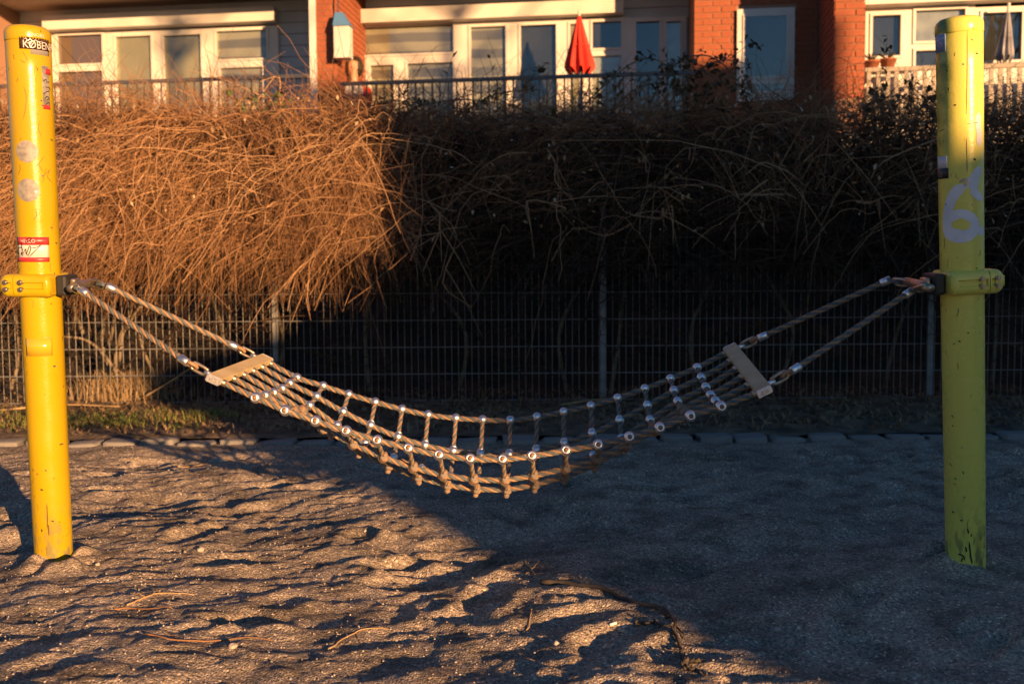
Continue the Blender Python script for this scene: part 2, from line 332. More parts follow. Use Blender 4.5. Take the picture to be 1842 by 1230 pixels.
# the scoured pit under the net and the sand heaped round the right post
HS += -0.03 * np.exp(-(((XG + 0.05) / 0.75) ** 2 + ((YG - 3.1) / 0.45) ** 2))
for bx_, by_ in ((-1.46, 3.16), (1.43, 3.16)):
    wq = np.exp(-((XG - bx_) ** 2 + (YG - by_) ** 2) / 0.2 ** 2); rq = np.hypot(XG - bx_, YG - by_); aq = np.arctan2(YG - by_, XG - bx_)
    HS = HS * (1 - 0.7 * wq) - 0.004 * wq + 0.03 * (0.55 + 0.55 * np.sin(3 * aq + bx_) + 0.3 * np.sin(7 * aq)) * np.exp(-((rq - 0.085) / 0.045) ** 2)
HS = np.where(YG > 5.05, HS * np.clip((5.5 - YG) / 0.45, 0.25, 1), HS)
def sand_z(x, y):
    j = np.clip(((np.asarray(x) - GX0) / GS), 0, gnx - 2); i = np.clip(((np.asarray(y) - GY0) / GS), 0, gny - 2)
    j0 = j.astype(int); i0 = i.astype(int); fj = j - j0; fi = i - i0
    return (HS[i0, j0]*(1-fj)*(1-fi) + HS[i0, j0+1]*fj*(1-fi) + HS[i0+1, j0]*(1-fj)*fi + HS[i0+1, j0+1]*fj*fi)
def grid_obj(name, xs, ys, Z, mt, parent=None):
    X, Y = np.meshgrid(xs, ys); nx, ny = len(xs), len(ys)
    V = np.stack([X, Y, Z], -1).reshape(-1, 3); I = np.arange(nx * ny).reshape(ny, nx)
    F = np.stack([I[:-1, :-1], I[:-1, 1:], I[1:, 1:], I[1:, :-1]], -1).reshape(-1, 4)
    return mesh_np(name, V, F, mt, parent, smooth=True)
ground = mesh_np('ground', [(-250, -250, -0.25), (250, -250, -0.25), (250, 250, -0.25), (-250, 250, -0.25)], [(0, 1, 2, 3)], M['soil'])
tag(ground, kind='structure')
xs = np.concatenate([np.arange(-6.9, -3.4, 0.05), np.arange(-3.4, 3.4, 0.0105), np.arange(3.4, 6.9, 0.05)])
ys = np.concatenate([np.arange(-0.9, 1.3, 0.05), np.arange(1.3, 5.52, 0.0105)])
XX, YY = np.meshgrid(xs, ys)
sand = grid_obj('sand', xs, ys, sand_z(XX, YY), M['sand']); tag(sand, kind='structure')
# sand sheet further out, so that the pit goes on past the frame
outer = mesh_np('playground_ground', [(-40, -60, -0.03), (40, -60, -0.03), (40, 5.6, -0.03), (-40, 5.6, -0.03)], [(0, 1, 2, 3)], M['sand']); outer.location.z = -0.05
tag(outer, kind='structure')
# soil bed between kerb and fence, and the bank that rises behind the fence
def soil_z(x, y):
    f = np.interp(y, [5.5, 5.8, 7.2, 8.1, 9.0, 10.2, 13.0, 40], [0.02, 0.03, -0.02, 0.0, 0.55, 1.35, 1.6, 1.6])
    return f
xs2 = np.arange(-9, 9, 0.04); ys2 = np.concatenate([np.arange(5.5, 7.9, 0.025), np.arange(7.9, 13, 0.12)])
X2, Y2 = np.meshgrid(xs2, ys2)
n_s = np.zeros_like(X2)
rs = np.random.default_rng(8)
for k in range(60):
    kx, ky, ph = rs.normal(0, 14), rs.normal(0, 14), rs.uniform(0, 6.28); n_s += np.sin(kx * X2 + ky * Y2 + ph) / 60 ** 0.5
soil_h = soil_z(X2, Y2) + n_s * np.interp(Y2, [5.5, 5.7, 8, 9], [0.004, 0.014, 0.02, 0.08])
nb_ = int(np.searchsorted(ys2, 7.5))
soil = grid_obj('soil_bed', xs2, ys2[:nb_ + 1], soil_h[:nb_ + 1], M['soil']); tag(soil, kind='structure')
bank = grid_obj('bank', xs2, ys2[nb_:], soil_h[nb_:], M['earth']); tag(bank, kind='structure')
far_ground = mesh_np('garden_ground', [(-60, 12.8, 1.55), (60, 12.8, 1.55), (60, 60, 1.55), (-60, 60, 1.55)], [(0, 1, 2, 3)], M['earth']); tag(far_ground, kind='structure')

# gravel grains lying loose on the sand
ng = 9000
gx = rng.uniform(-3.6, 3.6, ng); gy = 1.7 + 3.7 * rng.random(ng) ** 1.3
gs = rng.uniform(0.0018, 0.0045, ng) * np.where(rng.random(ng) < 0.006, 2.2, 1)
octa = np.array([(1,0,0),(-1,0,0),(0,1,0),(0,-1,0),(0,0,1),(0,0,-1)], float); octf = np.array([(0,2,4),(2,1,4),(1,3,4),(3,0,4),(2,0,5),(1,2,5),(3,1,5),(0,3,5)])
an = rng.uniform(0, 6.28, ng); ca, sa = np.cos(an), np.sin(an)
st = rng.uniform(0.6, 1.2, (ng, 3)); o3 = octa[None] * st[:, None] * gs[:, None, None]
ox = o3[..., 0] * ca[:, None] - o3[..., 1] * sa[:, None]; oy = o3[..., 0] * sa[:, None] + o3[..., 1] * ca[:, None]
GV = np.stack([ox + gx[:, None], oy + gy[:, None], o3[..., 2] * 0.8 + (sand_z(gx, gy) + gs * 0.35)[:, None]], -1)
gravel = mesh_np('gravel', GV.reshape(-1, 3), (octf[None] + 6 * np.arange(ng)[:, None, None]).reshape(-1, 3), M['gravel']); tag(gravel, kind='stuff')

# ------------------------------------------------------------------ stone kerb
kerb = box_obj('kerb', (-8, 5.36, -0.12), (8, 5.56, -0.012), M['soil']); tag(kerb, kind='structure')
def sett_mesh(seed):
    r = random.Random(seed); bm = bmesh.new(); add_box(bm, (-0.5, -0.5, -0.5), (0.5, 0.5, 0.5))
    bmesh.ops.bevel(bm, geom=bm.edges[:], offset=0.12, segments=2, affect='EDGES', profile=0.6)
    for v in bm.verts: v.co += Vector((r.uniform(-.05, .05), r.uniform(-.05, .05), r.uniform(-.05, .05)))
    me = bpy.data.meshes.new('stone'); bm.to_mesh(me); bm.free(); me.materials.append(M['stone'])
    me.polygons.foreach_set('use_smooth', np.ones(len(me.polygons), dtype=bool)); return me
setts = [sett_mesh(i) for i in range(6)]
x = -4.6; k = 0
while x < 4.6:
    L = random.uniform(0.165, 0.235)
    share('stone', setts[k % 6], kerb, (x + L / 2, 5.46 + random.uniform(-.02, .02), -0.012 + random.uniform(-.008, .008)),
          (random.uniform(-.05, .05), random.uniform(-.05, .05), random.uniform(-.06, .06)), (L * 0.97, 0.13 + random.uniform(-.02, .02), 0.065))
    x += L + random.uniform(0.006, 0.035); k += 1

# ------------------------------------------------------------------ apartment building behind the hedge
YAW = R(-7.4); BO = Vector((0, 14.0, 0)); EU = Vector((math.cos(YAW), math.sin(YAW), 0)); EV = Vector((-math.sin(YAW), math.cos(YAW), 0))
bld = empty('apartment_building', BO, (0, 0, YAW))
tag(bld, 'red brick apartment building with white framed windows in recessed balconies behind the hedge', 'building')
def B(px, py, v):
    d = ray(px, py); t = ((BO + EV * v - CAML).dot(EV)) / d.dot(EV); p = CAML + d * t
    return (p - BO).dot(EU), p.z
def bbox(name, x0, y0, x1, y1, v0, v1, mt, parent=bld, bevel=0):
    xm, ym = (x0 + x1) / 2, (y0 + y1) / 2
    u0 = B(x0, ym, v0)[0]; u1 = B(x1, ym, v0)[0]; zt = B(xm, y0, v0)[1]; zb = B(xm, y1, v0)[1]
    return box_obj(name, (u0, v0, zb), (u1, v1, zt), mt, parent, bevel)
VB = 1.6                                   # depth of the recessed balconies
VC = -1.2                                 # front of the projecting wing on the right
FLOOR, CEIL = 2.62, 5.30
def uz(px, v): return B(px, 100, v)[0]
uA0, uA1 = uz(570, 0), uz(604, 0); uB0 = uz(1249, 0); uC0, uC1 = uz(1500, VC), uz(1553, VC)
uL = uz(-78, 0)
box_obj('base_wall', (-14, 0.02, -0.3), (14, 9, FLOOR - 0.22), M['concrete'], bld)
box_obj('floor_slab', (-14, -0.05, FLOOR - 0.2), (uC0 - 0.02, VB + 0.4, FLOOR), M['concrete'], bld)
box_obj('floor_slab', (uC0, VC + 0.02, FLOOR - 0.2), (14, VB, FLOOR), M['concrete'], bld)
box_obj('soffit', (-14, -0.02, CEIL), (uC0 - 0.02, VB + 0.4, CEIL + 0.24), M['soffit'], bld)
box_obj('soffit', (uC0, VC + 0.02, CEIL), (14, VB, CEIL + 0.24), M['soffit'], bld)
box_obj('upper_wall', (-14, 0.0, CEIL + 0.25), (14, 9, CEIL + 1.6), M['brick'], bld)
# brick piers, every brick its own piece on a mortar core
bme = {}
def brick_mesh(lx, ly, lz):
    key = (round(lx, 3), round(ly, 3), round(lz, 3))
    if key not in bme:
        bm = bmesh.new(); add_box(bm, (0, 0, 0), (lx, ly, lz)); me = bpy.data.meshes.new('brick'); bm.to_mesh(me); bm.free(); me.materials.append(M['brick']); bme[key] = me
    return bme[key]
def brick_face(core, origin, du, n, length, z0, z1, hole=None):
    """courses of bricks 12 mm proud of a core: origin (u, v), du along the face, n outward"""
    H, J, L = 0.071, 0.011, 0.235; row = 0; z = z0; cnt = 0
    ang = math.atan2(du[1], du[0])
    while z + H < z1:
        s = -L / 2 - J if row % 2 else 0.0
        while s < length - 0.02:
            a, b = max(s, 0), min(s + L, length)
            segs = [(a, b)]
            if hole and hole[2] < z + H and z < hole[3]:
                segs = []
                if a < hole[0]: segs.append((a, min(b, hole[0])))
                if b > hole[1]: segs.append((max(a, hole[1]), b))
            for a2, b2 in segs:
                if b2 - a2 > 0.03:
                    share('brick', brick_mesh(round((b2 - a2) / 0.01) * 0.01, 0.014, H), core,
                          (origin[0] + du[0] * a2 + n[0] * 0.012, origin[1] + du[1] * a2 + n[1] * 0.012 + random.uniform(-.002, .002), z), (0, 0, ang)); cnt += 1
            s += L + J
        z += H + J; row += 1
    return cnt
zb0 = 3.05
pl = box_obj('brick_pier', (uL - 1.2, 0.013, FLOOR), (uL, VB, CEIL), M['mortar'], bld); brick_face(pl, (uL - 1.2, 0.012), (1, 0), (0, -1), 1.2, zb0, CEIL)
pa = box_obj('brick_pier', (uA0, 0.013, FLOOR), (uA1, VB, CEIL), M['mortar'], bld); brick_face(pa, (uA0, 0.012), (1, 0), (0, -1), uA1 - uA0, zb0, CEIL)
brick_face(pa, (uA1 - 0.002, 0.02), (0, 1), (1, 0), VB - 0.05, zb0, CEIL)
bbox('corner_post', 557, -40, 569, 230, -0.01, 0.2, M['white'])
pb = box_obj('brick_wall', (uB0, 0.013, FLOOR), (uC0, VB, CEIL), M['mortar'], bld)
wu0, wz1 = B(1325, 17, 0); wu1, wz0 = B(1428, 182, 0)
brick_face(pb, (uB0, 0.012), (1, 0), (0, -1), uC0 - uB0 - 0.02, zb0, CEIL, (wu0 - uB0, wu1 - uB0, wz0, wz1))
pc = box_obj('brick_pier', (uC0 + 0.013, VC + 0.013, FLOOR), (uC1, VB, CEIL + 0.01), M['mortar'], bld)
brick_face(pc, (uC0 + 0.013, VC + 0.012), (1, 0), (0, -1), uC1 - uC0, zb0, CEIL)
brick_face(pc, (uC0 + 0.012, -0.02), (0, -1), (-1, 0), -VC - 0.03, zb0, CEIL)
# boarded back walls of the balconies
def boards(u0, u1, v):
    core = box_obj('back_wall', (u0, v, FLOOR), (u1, v + 0.15, CEIL), M['room'], bld)
    z = 3.0
    me = brick_mesh.__call__  # noqa
    bm = bmesh.new(); add_box(bm, (u0 + 0.004, v - 0.024, 0), (u1 - 0.004, v - 0.002, 0.168)); mb = bpy.data.meshes.new('board'); bm.to_mesh(mb); bm.free(); mb.materials.append(M['board'])
    while z < CEIL - 0.1:
        share('board', mb, core, (0, random.uniform(-.003, .003), z)); z += 0.178
    return core
VL3 = -0.35
boards(uL, uA0 - 0.11, VB); boards(uA1, uB0, VB)
box_obj('back_wall', (uC1, VL3 + 0.12, FLOOR), (14, VL3 + 0.3, CEIL), M['room'], bld)

def window(x0, y0, x1, y1, v, glass, backing=None, depth=0.1):
    """frame with openings for the given glass rectangles (pixels of the photograph on the plane v)"""
    zm = B((x0 + x1) / 2, y0, v)[1], B((x0 + x1) / 2, y1, v)[1]
    uo0, uo1 = B(x0, 100, v)[0], B(x1, 100, v)[0]; zo1, zo0 = zm
    gl = []
    for g in glass:
        xm, ym = (g[0] + g[2]) / 2, (g[1] + g[3]) / 2
        gl.append((B(g[0], ym, v)[0], B(g[2], ym, v)[0], max(B(xm, g[3], v)[1], zo0 + 0.05), min(B(xm, g[1], v)[1], zo1 - 0.02)))
    us = sorted(set([uo0, uo1] + [g[0] for g in gl] + [g[1] for g in gl])); zs = sorted(set([zo0, zo1] + [g[2] for g in gl] + [g[3] for g in gl]))
    bm = bmesh.new()
    for a, b in zip(us, us[1:]):
        run = None
        for c, d in list(zip(zs, zs[1:])) + [(None, None)]:
            solid = c is not None and not any(g[0] < (a + b) / 2 < g[1] and g[2] < (c + d) / 2 < g[3] for g in gl)
            if solid and run is None: run = [c, d]
            elif solid: run[1] = d
            elif run is not None:
                add_box(bm, (a, v - depth, run[0]), (b, v - 0.028, run[1])); run = None
    bmesh.ops.remove_doubles(bm, verts=bm.verts[:], dist=1e-5)
    fr = obj_bm('window', bm, M['white'], bld)
    for i, g in enumerate(gl):
        bmr = bmesh.new()   # a slim sash round every pane
        for lo, hi in (((g[0]-.012, g[2]-.012), (g[0]+.02, g[3]+.012)), ((g[1]-.02, g[2]-.012), (g[1]+.012, g[3]+.012)), ((g[0]+.02, g[2]-.012), (g[1]-.02, g[2]+.02)), ((g[0]+.02, g[3]-.02), (g[1]-.02, g[3]+.012))):
            add_box(bmr, (lo[0], v - depth - 0.018, lo[1]), (hi[0], v - depth + 0.03, hi[1]))
        obj_bm('sash', bmr, M['white'], fr)
        box_obj('pane', (g[0] - 0.005, v - 0.062, g[2] - 0.005), (g[1] + 0.005, v - 0.056, g[3] + 0.005), M['glass'], fr)
        bk = backing[i] if isinstance(backing, list) else backing
        if bk is not None: box_obj('blind', (g[0], v - 0.048, g[2]), (g[1], v - 0.04, g[3]), bk, fr)
        else: box_obj('dark_room', (g[0], v - 0.036, g[2]), (g[1], v - 0.03, g[3]), M['room'], fr)
    return fr
YB = 236
window(8, 62, 62, YB, VB, [(18, 70, 54, YB - 6)], M['taupe'])
window(62, 60, 101, YB, VB, [(70, 68, 94, YB - 6)], M['taupe'])
window(101, 60, 206, YB, VB, [(108, 64, 192, 120), (110, 129, 194, YB - 6)], M['taupe'])
window(206, 58, 290, YB, VB, [(214, 66, 281, YB - 6)], M['olive'])
window(290, 56, 380, YB, VB, [(300, 64, 370, YB - 6)], M['olive'])
window(380, 52, 505, YB, VB, [(392, 56, 486, 111), (400, 122, 480, YB - 6)], M['blind'])
window(640, 42, 830, YB, VB, [(651, 47, 820, 102), (668, 118, 714, YB - 6), (734, 114, 820, YB - 6)], M['blind'])
window(830, 40, 924, YB, VB, [(847, 49, 914, YB - 6)], M['blind'])
window(924, 38, 1012, YB, VB, [(936, 46, 1004, YB - 6)], None)
window(1012, 36, 1132, YB, VB, [(1024, 44, 1052, YB - 6), (1064, 40, 1120, 92), (1064, 101, 1120, YB - 6)], [M['olive'], None, M['curtain']])
window(1132, 34, 1234, YB, VB, [(1142, 40, 1188, YB - 6), (1196, 40, 1226, YB - 6)], [None, M['curtain']])
window(1325, 17, 1428, 182, 0.0, [(1337, 29, 1416, 142), (1342, 150, 1412, 168)], [None, M['taupe']], 0.05)
window(1553, 18, 1630, 240, VL3, [(1563, 29, 1619, 107)], None)
window(1630, 12, 1748, 240, VL3, [(1640, 19, 1734, 80), (1640, 91, 1734, 124)], [M['curtain'], None])
window(1748, 16, 1848, 240, VL3, [(1759, 24, 1835, 115)], None)
window(1848, 16, 1960, 240, VL3, [(1860, 24, 1948, 115)], None)
box_obj('shutter_box', (B(95, 50, VB)[0], VB - 0.3, B(300, 54, VB)[1]), (B(505, 50, VB)[0], VB - 0.101, B(300, 36, VB)[1] + 0.06), M['white'], bld)
box_obj('shutter_box', (B(612, 50, VB)[0], VB - 0.3, B(866, 42, VB)[1]), (B(1122, 50, VB)[0], VB - 0.101, B(866, 20, VB)[1] + 0.02), M['white'], bld)
box_obj('shutter_box', (uC1 + 0.01, VL3 - 0.3, B(1700, 14, VL3)[1]), (13, VL3 - 0.101, B(1700, -22, VL3)[1]), M['white'], bld)

# balcony railings
def railing(px0, px1, v, y_top, step, bar, mt_r, mt_b, label, flat=False, y_bot=240):
    r = empty('balcony_railing', BO, (0, 0, YAW)); tag(r, label, 'railing', 'railings along the balconies')
    u0, zt = B(px0, y_top, v); u1 = B(px1, y_top, v)[0]; zb = FLOOR + 0.06
    box_obj('top_rail', (u0, v - 0.025, zt - 0.03), (u1, v + 0.025, zt + 0.02), mt_r, r)
    box_obj('bottom_rail', (u0, v - 0.02, zb), (u1, v + 0.02, zb + 0.04), mt_r, r)
    bm = bmesh.new(); add_box(bm, (-bar, -0.012, 0), (bar, 0.012, zt - 0.031 - zb - 0.041)); me = bpy.data.meshes.new('baluster'); bm.to_mesh(me); bm.free(); me.materials.append(mt_b)
    u = u0 + 0.05
    while u < u1:
        share('baluster', me, r, (u + random.uniform(-.004, .004), v, zb + 0.041), (0, random.uniform(-.012, .012), 0)); u += step
    return r
railing(-76, 556, -0.1, 158, 0.125, 0.007, M['rail'], M['rail'], 'thin railing with thin upright bars in front of the leftmost balcony windows')
railing(612, 1246, -0.1, 151, 0.115, 0.011, M['rail'], M['rail'], 'dark grey railing with upright bars between the two brick walls in the middle')
railing(1556, 2000, VC + 0.08, 126, 0.108, 0.024, M['picket'], M['picket'], 'pale picket railing below the right balcony windows behind the yellow post')

# folded parasols
def parasol(px, ytop, ybot, v, wpx, mt, label, lean=0.0, sag=0.9):
    u, zt = B(px, ytop, v); zb = B(px, ybot, v)[1]; rad = wpx / 2 / FPX * (14 + v); p = BO + EU * u + EV * v
    r = empty('parasol', (p.x, p.y, FLOOR), (0, lean, YAW)); tag(r, label, 'parasol')
    z0, z1 = zb - FLOOR, zt - FLOOR
    V = []; F = []; nf, seg = 9, 72
    prof = [(0.03, 1.0), (0.14, 0.965), (0.26, 0.86), (0.5, 0.62), (0.78, 0.32), (0.98, 0.08), (1.0, 0.0)]
    for j, (k, t) in enumerate(prof):
        for i in range(seg):
            a = 2 * math.pi * i / seg
            f = 1 + 0.26 * math.cos(nf * a + 2.5 * t) * min(1, k * 1.5)
            zz = z0 + (z1 - z0) * t + (0.05 * math.cos(nf * a) if j >= 5 else 0)
            V.append((rad * k * f * math.cos(a), rad * k * f * math.sin(a), zz))
    for j in range(len(prof) - 1):
        for i in range(seg): F.append((j*seg+i, j*seg+(i+1) % seg, (j+1)*seg+(i+1) % seg, (j+1)*seg+i))
    mesh_np('canopy', V, F, mt, r, smooth=True)
    lathe('pole', [(0.019, 0.0), (0.019, z1 + 0.05), (0.001, z1 + 0.06)], M['white'], r, 12)
    lathe('foot', [(0.001, 0.06), (0.05, 0.06), (0.22, 0.03), (0.24, 0.0)], M['concrete'], r, 20)
    lathe('tie_band', [(rad * 0.62, z0 + (z1-z0)*0.47), (rad * 0.66, z0 + (z1-z0)*0.46), (rad * 0.68, z0 + (z1-z0)*0.43)], mt, r, 24)
    return r
parasol(1042, 27, 130, 0.55, 44, M['red_cloth'], 'folded bright red parasol standing on the middle balcony')
parasol(1800, 14, 108, VC + 0.5, 24, M['grey_cloth'], 'folded grey parasol standing on the right balcony beyond the yellow post', 0.06)

# nest box with a blue roof beside the brick pier
u, z = B(617, 50, -0.12); p = BO + EU * u + EV * -0.12
nb = empty('hanging_box', (p.x, p.y, z), (0, 0, YAW)); tag(nb, 'tall narrow white box with sloping blue top beside the brick pier', 'nest box')
wz = 14 / FPX * 14.4; hb = 54 / FPX * 14.4
box_obj('body', (-wz, -0.09, -hb), (wz, 0.09, 0), M['white'], nb, 0.008)
bm = bmesh.new(); add_box(bm, (-wz * 1.05, -0.11, 0.002), (wz * 1.15, 0.11, 0.2))
for vv in bm.verts:
    if vv.co.z > 0.1: vv.co.x = vv.co.x * 0.45 - 0.05; vv.co.y *= 0.4
obj_bm('roof', bm, M['blue_paint'], nb)
box_obj('hook', (-0.07, -0.006, 0.201), (-0.058, 0.006, CEIL - z), M['rail'], nb)

# flower pots on the right balcony
for px, h, mt_, lab in ((1568, 12, 'terracotta', 'terracotta flower pot nearest the brick wall at the right balcony rail'), (1597, 15, 'terracotta', 'orange flower pot second from the brick wall at the right balcony rail')):
    u, z = B(px, 126, VC + 0.45); p = BO + EU * u + EV * (VC + 0.45)
    f = empty('flower_pot', (p.x, p.y, z), (0, 0, YAW)); tag(f, lab, 'flower pot', 'flower pots on the right balcony')
    hh = h / FPX * 13
    lathe('pot', [(0.001, 0), (0.07, 0), (0.095, hh), (0.105, hh), (0.105, hh + .02), (0.085, hh + .02), (0.085, hh)], M[mt_], f, 20)
    pts = np.zeros((14, 4, 3)); 
    for i in range(14):
        a = random.uniform(0, 6.28); l = random.uniform(.05, .12)
        for kk in range(4): t = kk / 3; pts[i, kk] = (math.cos(a) * l * t, math.sin(a) * l * t, hh + t * 0.12 - t * t * 0.03)
    V, F = tubes(pts, 0.008, 4); mesh_np('plant', V, F, M['darkleaf'], f)
u, z = B(1590, 126, VC + 0.45); p = BO + EU * u + EV * (VC + 0.45)
sh = empty('plant_shelf', (p.x, p.y, FLOOR), (0, 0, YAW)); tag(sh, 'low shelf carrying flower pots behind the right balcony pickets', 'shelf')
hz = z - FLOOR
box_obj('shelf_board', (-0.42, -0.15, hz - 0.03), (0.35, 0.15, hz - 0.001), M['board'], sh)
for sx in (-0.4, 0.3):
    for sy in (-0.13, 0.09): box_obj('leg', (sx, sy, 0), (sx + 0.04, sy + 0.04, hz - 0.031), M['board'], sh)

# person seated on the balcony behind the railing
def person():
    u, z = B(637, 121, 0.45); p = BO + EU * u + EV * 0.45
    r = empty('person', (p.x, p.y, FLOOR), (0, 0, YAW)); tag(r, 'dark haired person in grey top with red sleeve sitting at the middle balcony railing', 'person')
    hz = z - FLOOR                      # head centre height
    sh_ = hz - 0.27; hip = hz - 0.74
    J = {'pel': (0, 0, hip, .15), 'sp': (0, .01, hip + .2, .14), 'ch': (0, 0, sh_ - .09, .15), 'nk0': (0, -.01, sh_ + .04, .062), 'nk': (0, -.015, sh_ + .1, .052),
         'hd0': (0, -.03, hz - .06, .088), 'hd1': (0, -.02, hz + .03, .108), 'hd2': (0, -.01, hz + .095, .075)}
    E = [('pel', 'sp'), ('sp', 'ch'), ('ch', 'nk0'), ('nk0', 'nk'), ('nk', 'hd0'), ('hd0', 'hd1'), ('hd1', 'hd2')]
    for s, n in ((-1, 'l'), (1, 'r')):
        J['sh' + n] = (s * .17, 0, sh_ - .02, .06); J['el' + n] = (s * .24, -.08, sh_ - .27, .045); J['wr' + n] = (s * .12, -.28, sh_ - .34, .032); J['ha' + n] = (s * .06, -.34, sh_ - .34, .03)
        J['hp' + n] = (s * .09, -.05, hip - .02, .085); J['kn' + n] = (s * .11, -.45, hip + .02, .062); J['an' + n] = (s * .10, -.42, hip - .42, .042); J['to' + n] = (s * .1, -.56, hip - .47, .032)
        E += [('ch', 'sh' + n), ('sh' + n, 'el' + n), ('el' + n, 'wr' + n), ('wr' + n, 'ha' + n), ('pel', 'hp' + n), ('hp' + n, 'kn' + n), ('kn' + n, 'an' + n), ('an' + n, 'to' + n)]
    def skin_mesh(name, keys, edges, mt, grow=0.0):
        ks = list(keys); me = bpy.data.meshes.new(name); me.from_pydata([J[k][:3] for k in ks], [(ks.index(a), ks.index(b)) for a, b in edges], [])
        o = link(bpy.data.objects.new(name, me), r); o.modifiers.new('skin', 'SKIN'); sub = o.modifiers.new('sub', 'SUBSURF'); sub.levels = sub.render_levels = 2
        for i, k in enumerate(ks):
            sv = me.skin_vertices[0].data[i]; sv.radius = (J[k][3] + grow, J[k][3] * (0.8 if k in ('pel', 'sp', 'ch') else 1) + grow); sv.use_root = (i == 0)
        dg = bpy.context.evaluated_depsgraph_get(); m2 = bpy.data.meshes.new_from_object(o.evaluated_get(dg)); o.modifiers.clear(); o.data = m2; m2.name = name
        m2.materials.clear(); m2.materials.append(mt); m2.polygons.foreach_set('use_smooth', np.ones(len(m2.polygons), dtype=bool)); return o
    body = skin_mesh('body', J.keys(), E, M['skin'])
    up = ['sp', 'ch', 'nk0', 'shl', 'ell', 'wrl', 'shr']
    skin_mesh('jacket', up, [e for e in E if e[0] in up and e[1] in up], M['jacket'], 0.014)
    rs_ = ['shr', 'elr', 'wrr']; skin_mesh('red_sleeve', rs_, [('shr', 'elr'), ('elr', 'wrr')], M['red_cloth'], 0.022)
    lo_ = ['pel', 'sp', 'hpl', 'knl', 'anl', 'hpr', 'knr', 'anr']; skin_mesh('trousers', lo_, [e for e in E if e[0] in lo_ and e[1] in lo_], M['jeans'], 0.012)
    bm = bmesh.new(); bmesh.ops.create_uvsphere(bm, u_segments=20, v_segments=14, radius=1)
    for v_ in bm.verts: v_.co = Vector((v_.co.x * .135, v_.co.y * .125 + .02, v_.co.z * .16 + hz + .0))
    bmesh.ops.delete(bm, geom=[f for f in bm.faces if f.calc_center_median().y < -.05 and abs(f.calc_center_median().x) < .075 and f.calc_center_median().z < hz + .075], context='FACES')
    obj_bm('hair', bm, M['hair'], r, True)
    for s in (-1, 1):
        bm = bmesh.new(); bmesh.ops.create_uvsphere(bm, u_segments=8, v_segments=6, radius=.011); e = obj_bm('eye', bm, M['hair'], r, True); e.location = (s * .032, -.098, hz + .015)
    bm = bmesh.new(); bmesh.ops.create_cone(bm, segments=8, radius1=.016, radius2=.006, depth=.045, cap_ends=True); e = obj_bm('nose', bm, M['skin'], r, True); e.location = (0, -.112, hz - .015); e.rotation_euler = (.35, 0, 0)
    box_obj('mouth', (-.022, -.104, hz - .062), (.022, -.094, hz - .054), M['terracotta'], r)
    c = empty('balcony_chair', (p.x, p.y, FLOOR), (0, 0, YAW)); tag(c, 'dark chair under the person at the middle balcony railing', 'chair')
    sz = hip - .17
    box_obj('seat', (-.22, -.24, sz - .04), (.22, .2, sz), M['rail'], c); box_obj('backrest', (-.22, .2, sz), (.22, .23, sz + .36), M['rail'], c)
    for sx in (-.21, .17):
        for sy in (-.23, .16): box_obj('leg', (sx, sy, 0), (sx + .04, sy + .04, sz - .041), M['rail'], c)
person()

# ------------------------------------------------------------------ house behind the camera that shades the right half
hs = empty('neighbour_house', (0, 0, 0)); tag(hs, 'plastered house with lower annex standing behind the photographer', 'house')
HX0, HX1 = 10.50, 11.86
box_obj('annex_wall', (HX0, -13.0, -0.3), (HX1 - .01, -10.0, 3.52), M['concrete'], hs)
box_obj('annex_roof', (HX0 - .0, -13.0, 3.521), (HX1 - .01, -10.0, 3.6), M['slate'], hs)
box_obj('wall', (HX1, -13.0, -0.3), (18.5, -10.0, 7.5), M['brick'], hs)
box_obj('side_wall', (18.51, -13.0, -0.3), (34, -10.0, 5.8), M['brick'], hs); box_obj('side_roof', (18.51, -13.0, 5.801), (34, -10.0, 5.95), M['slate'], hs)
box_obj('roof', (HX1, -13.0, 7.501), (18.5, -10.0, 7.65), M['slate'], hs)
for i in range(6):
    wx = 13.2 + i * 3.0
    for wz_ in (1.0, 3.8):
        box_obj('window', (wx, -10.001, wz_), (wx + 1.3, -9.94, wz_ + 1.4), M['white'], hs)
        box_obj('pane', (wx + .08, -9.939, wz_ + .08), (wx + 1.22, -9.93, wz_ + 1.32), M['room'], hs)

sb = empty('shrub', (HX0 - .20, -10.9, -0.1)); tag(sb, 'added unseen shrub that breaks up the annex shadow edge', 'shrub')  # added out of view to roughen the shadow edge on the sand
r5 = np.random.default_rng(77); N = 1900; sx_ = r5.normal(-.05, .30, N); sy_ = r5.normal(0, .45, N); sz_ = r5.uniform(0.1, 3.2, N)
def _lc(N, cx, cy, cz, size, r):
    a = r.uniform(0, 6.28, N); s_ = size * r.uniform(.6, 1.4, N); c = np.stack([cx, cy, cz], -1); d1 = np.stack([np.cos(a), np.sin(a), r.normal(0, .5, N)], -1); d2 = np.stack([-np.sin(a), np.cos(a), r.normal(0, .8, N)], -1)
    return np.stack([c - d1 * s_[:, None], c + d2 * s_[:, None] * .6, c + d1 * s_[:, None], c - d2 * s_[:, None] * .6], 1).reshape(-1, 3), np.arange(4 * N).reshape(N, 4)
V, F = _lc(N, sx_, sy_, sz_, .042, r5); tag(mesh_np('crown', V, F, M['darkleaf'], sb), kind='stuff')
for k_ in range(4): tube_obj('stem', [(0, 0, 0), (random.uniform(-.15, .15), random.uniform(-.3, .3), 1.2), (random.uniform(-.3, .3), random.uniform(-.5, .5), 2.4)], [.03, .02, .008], M['bark'], sb, 6)
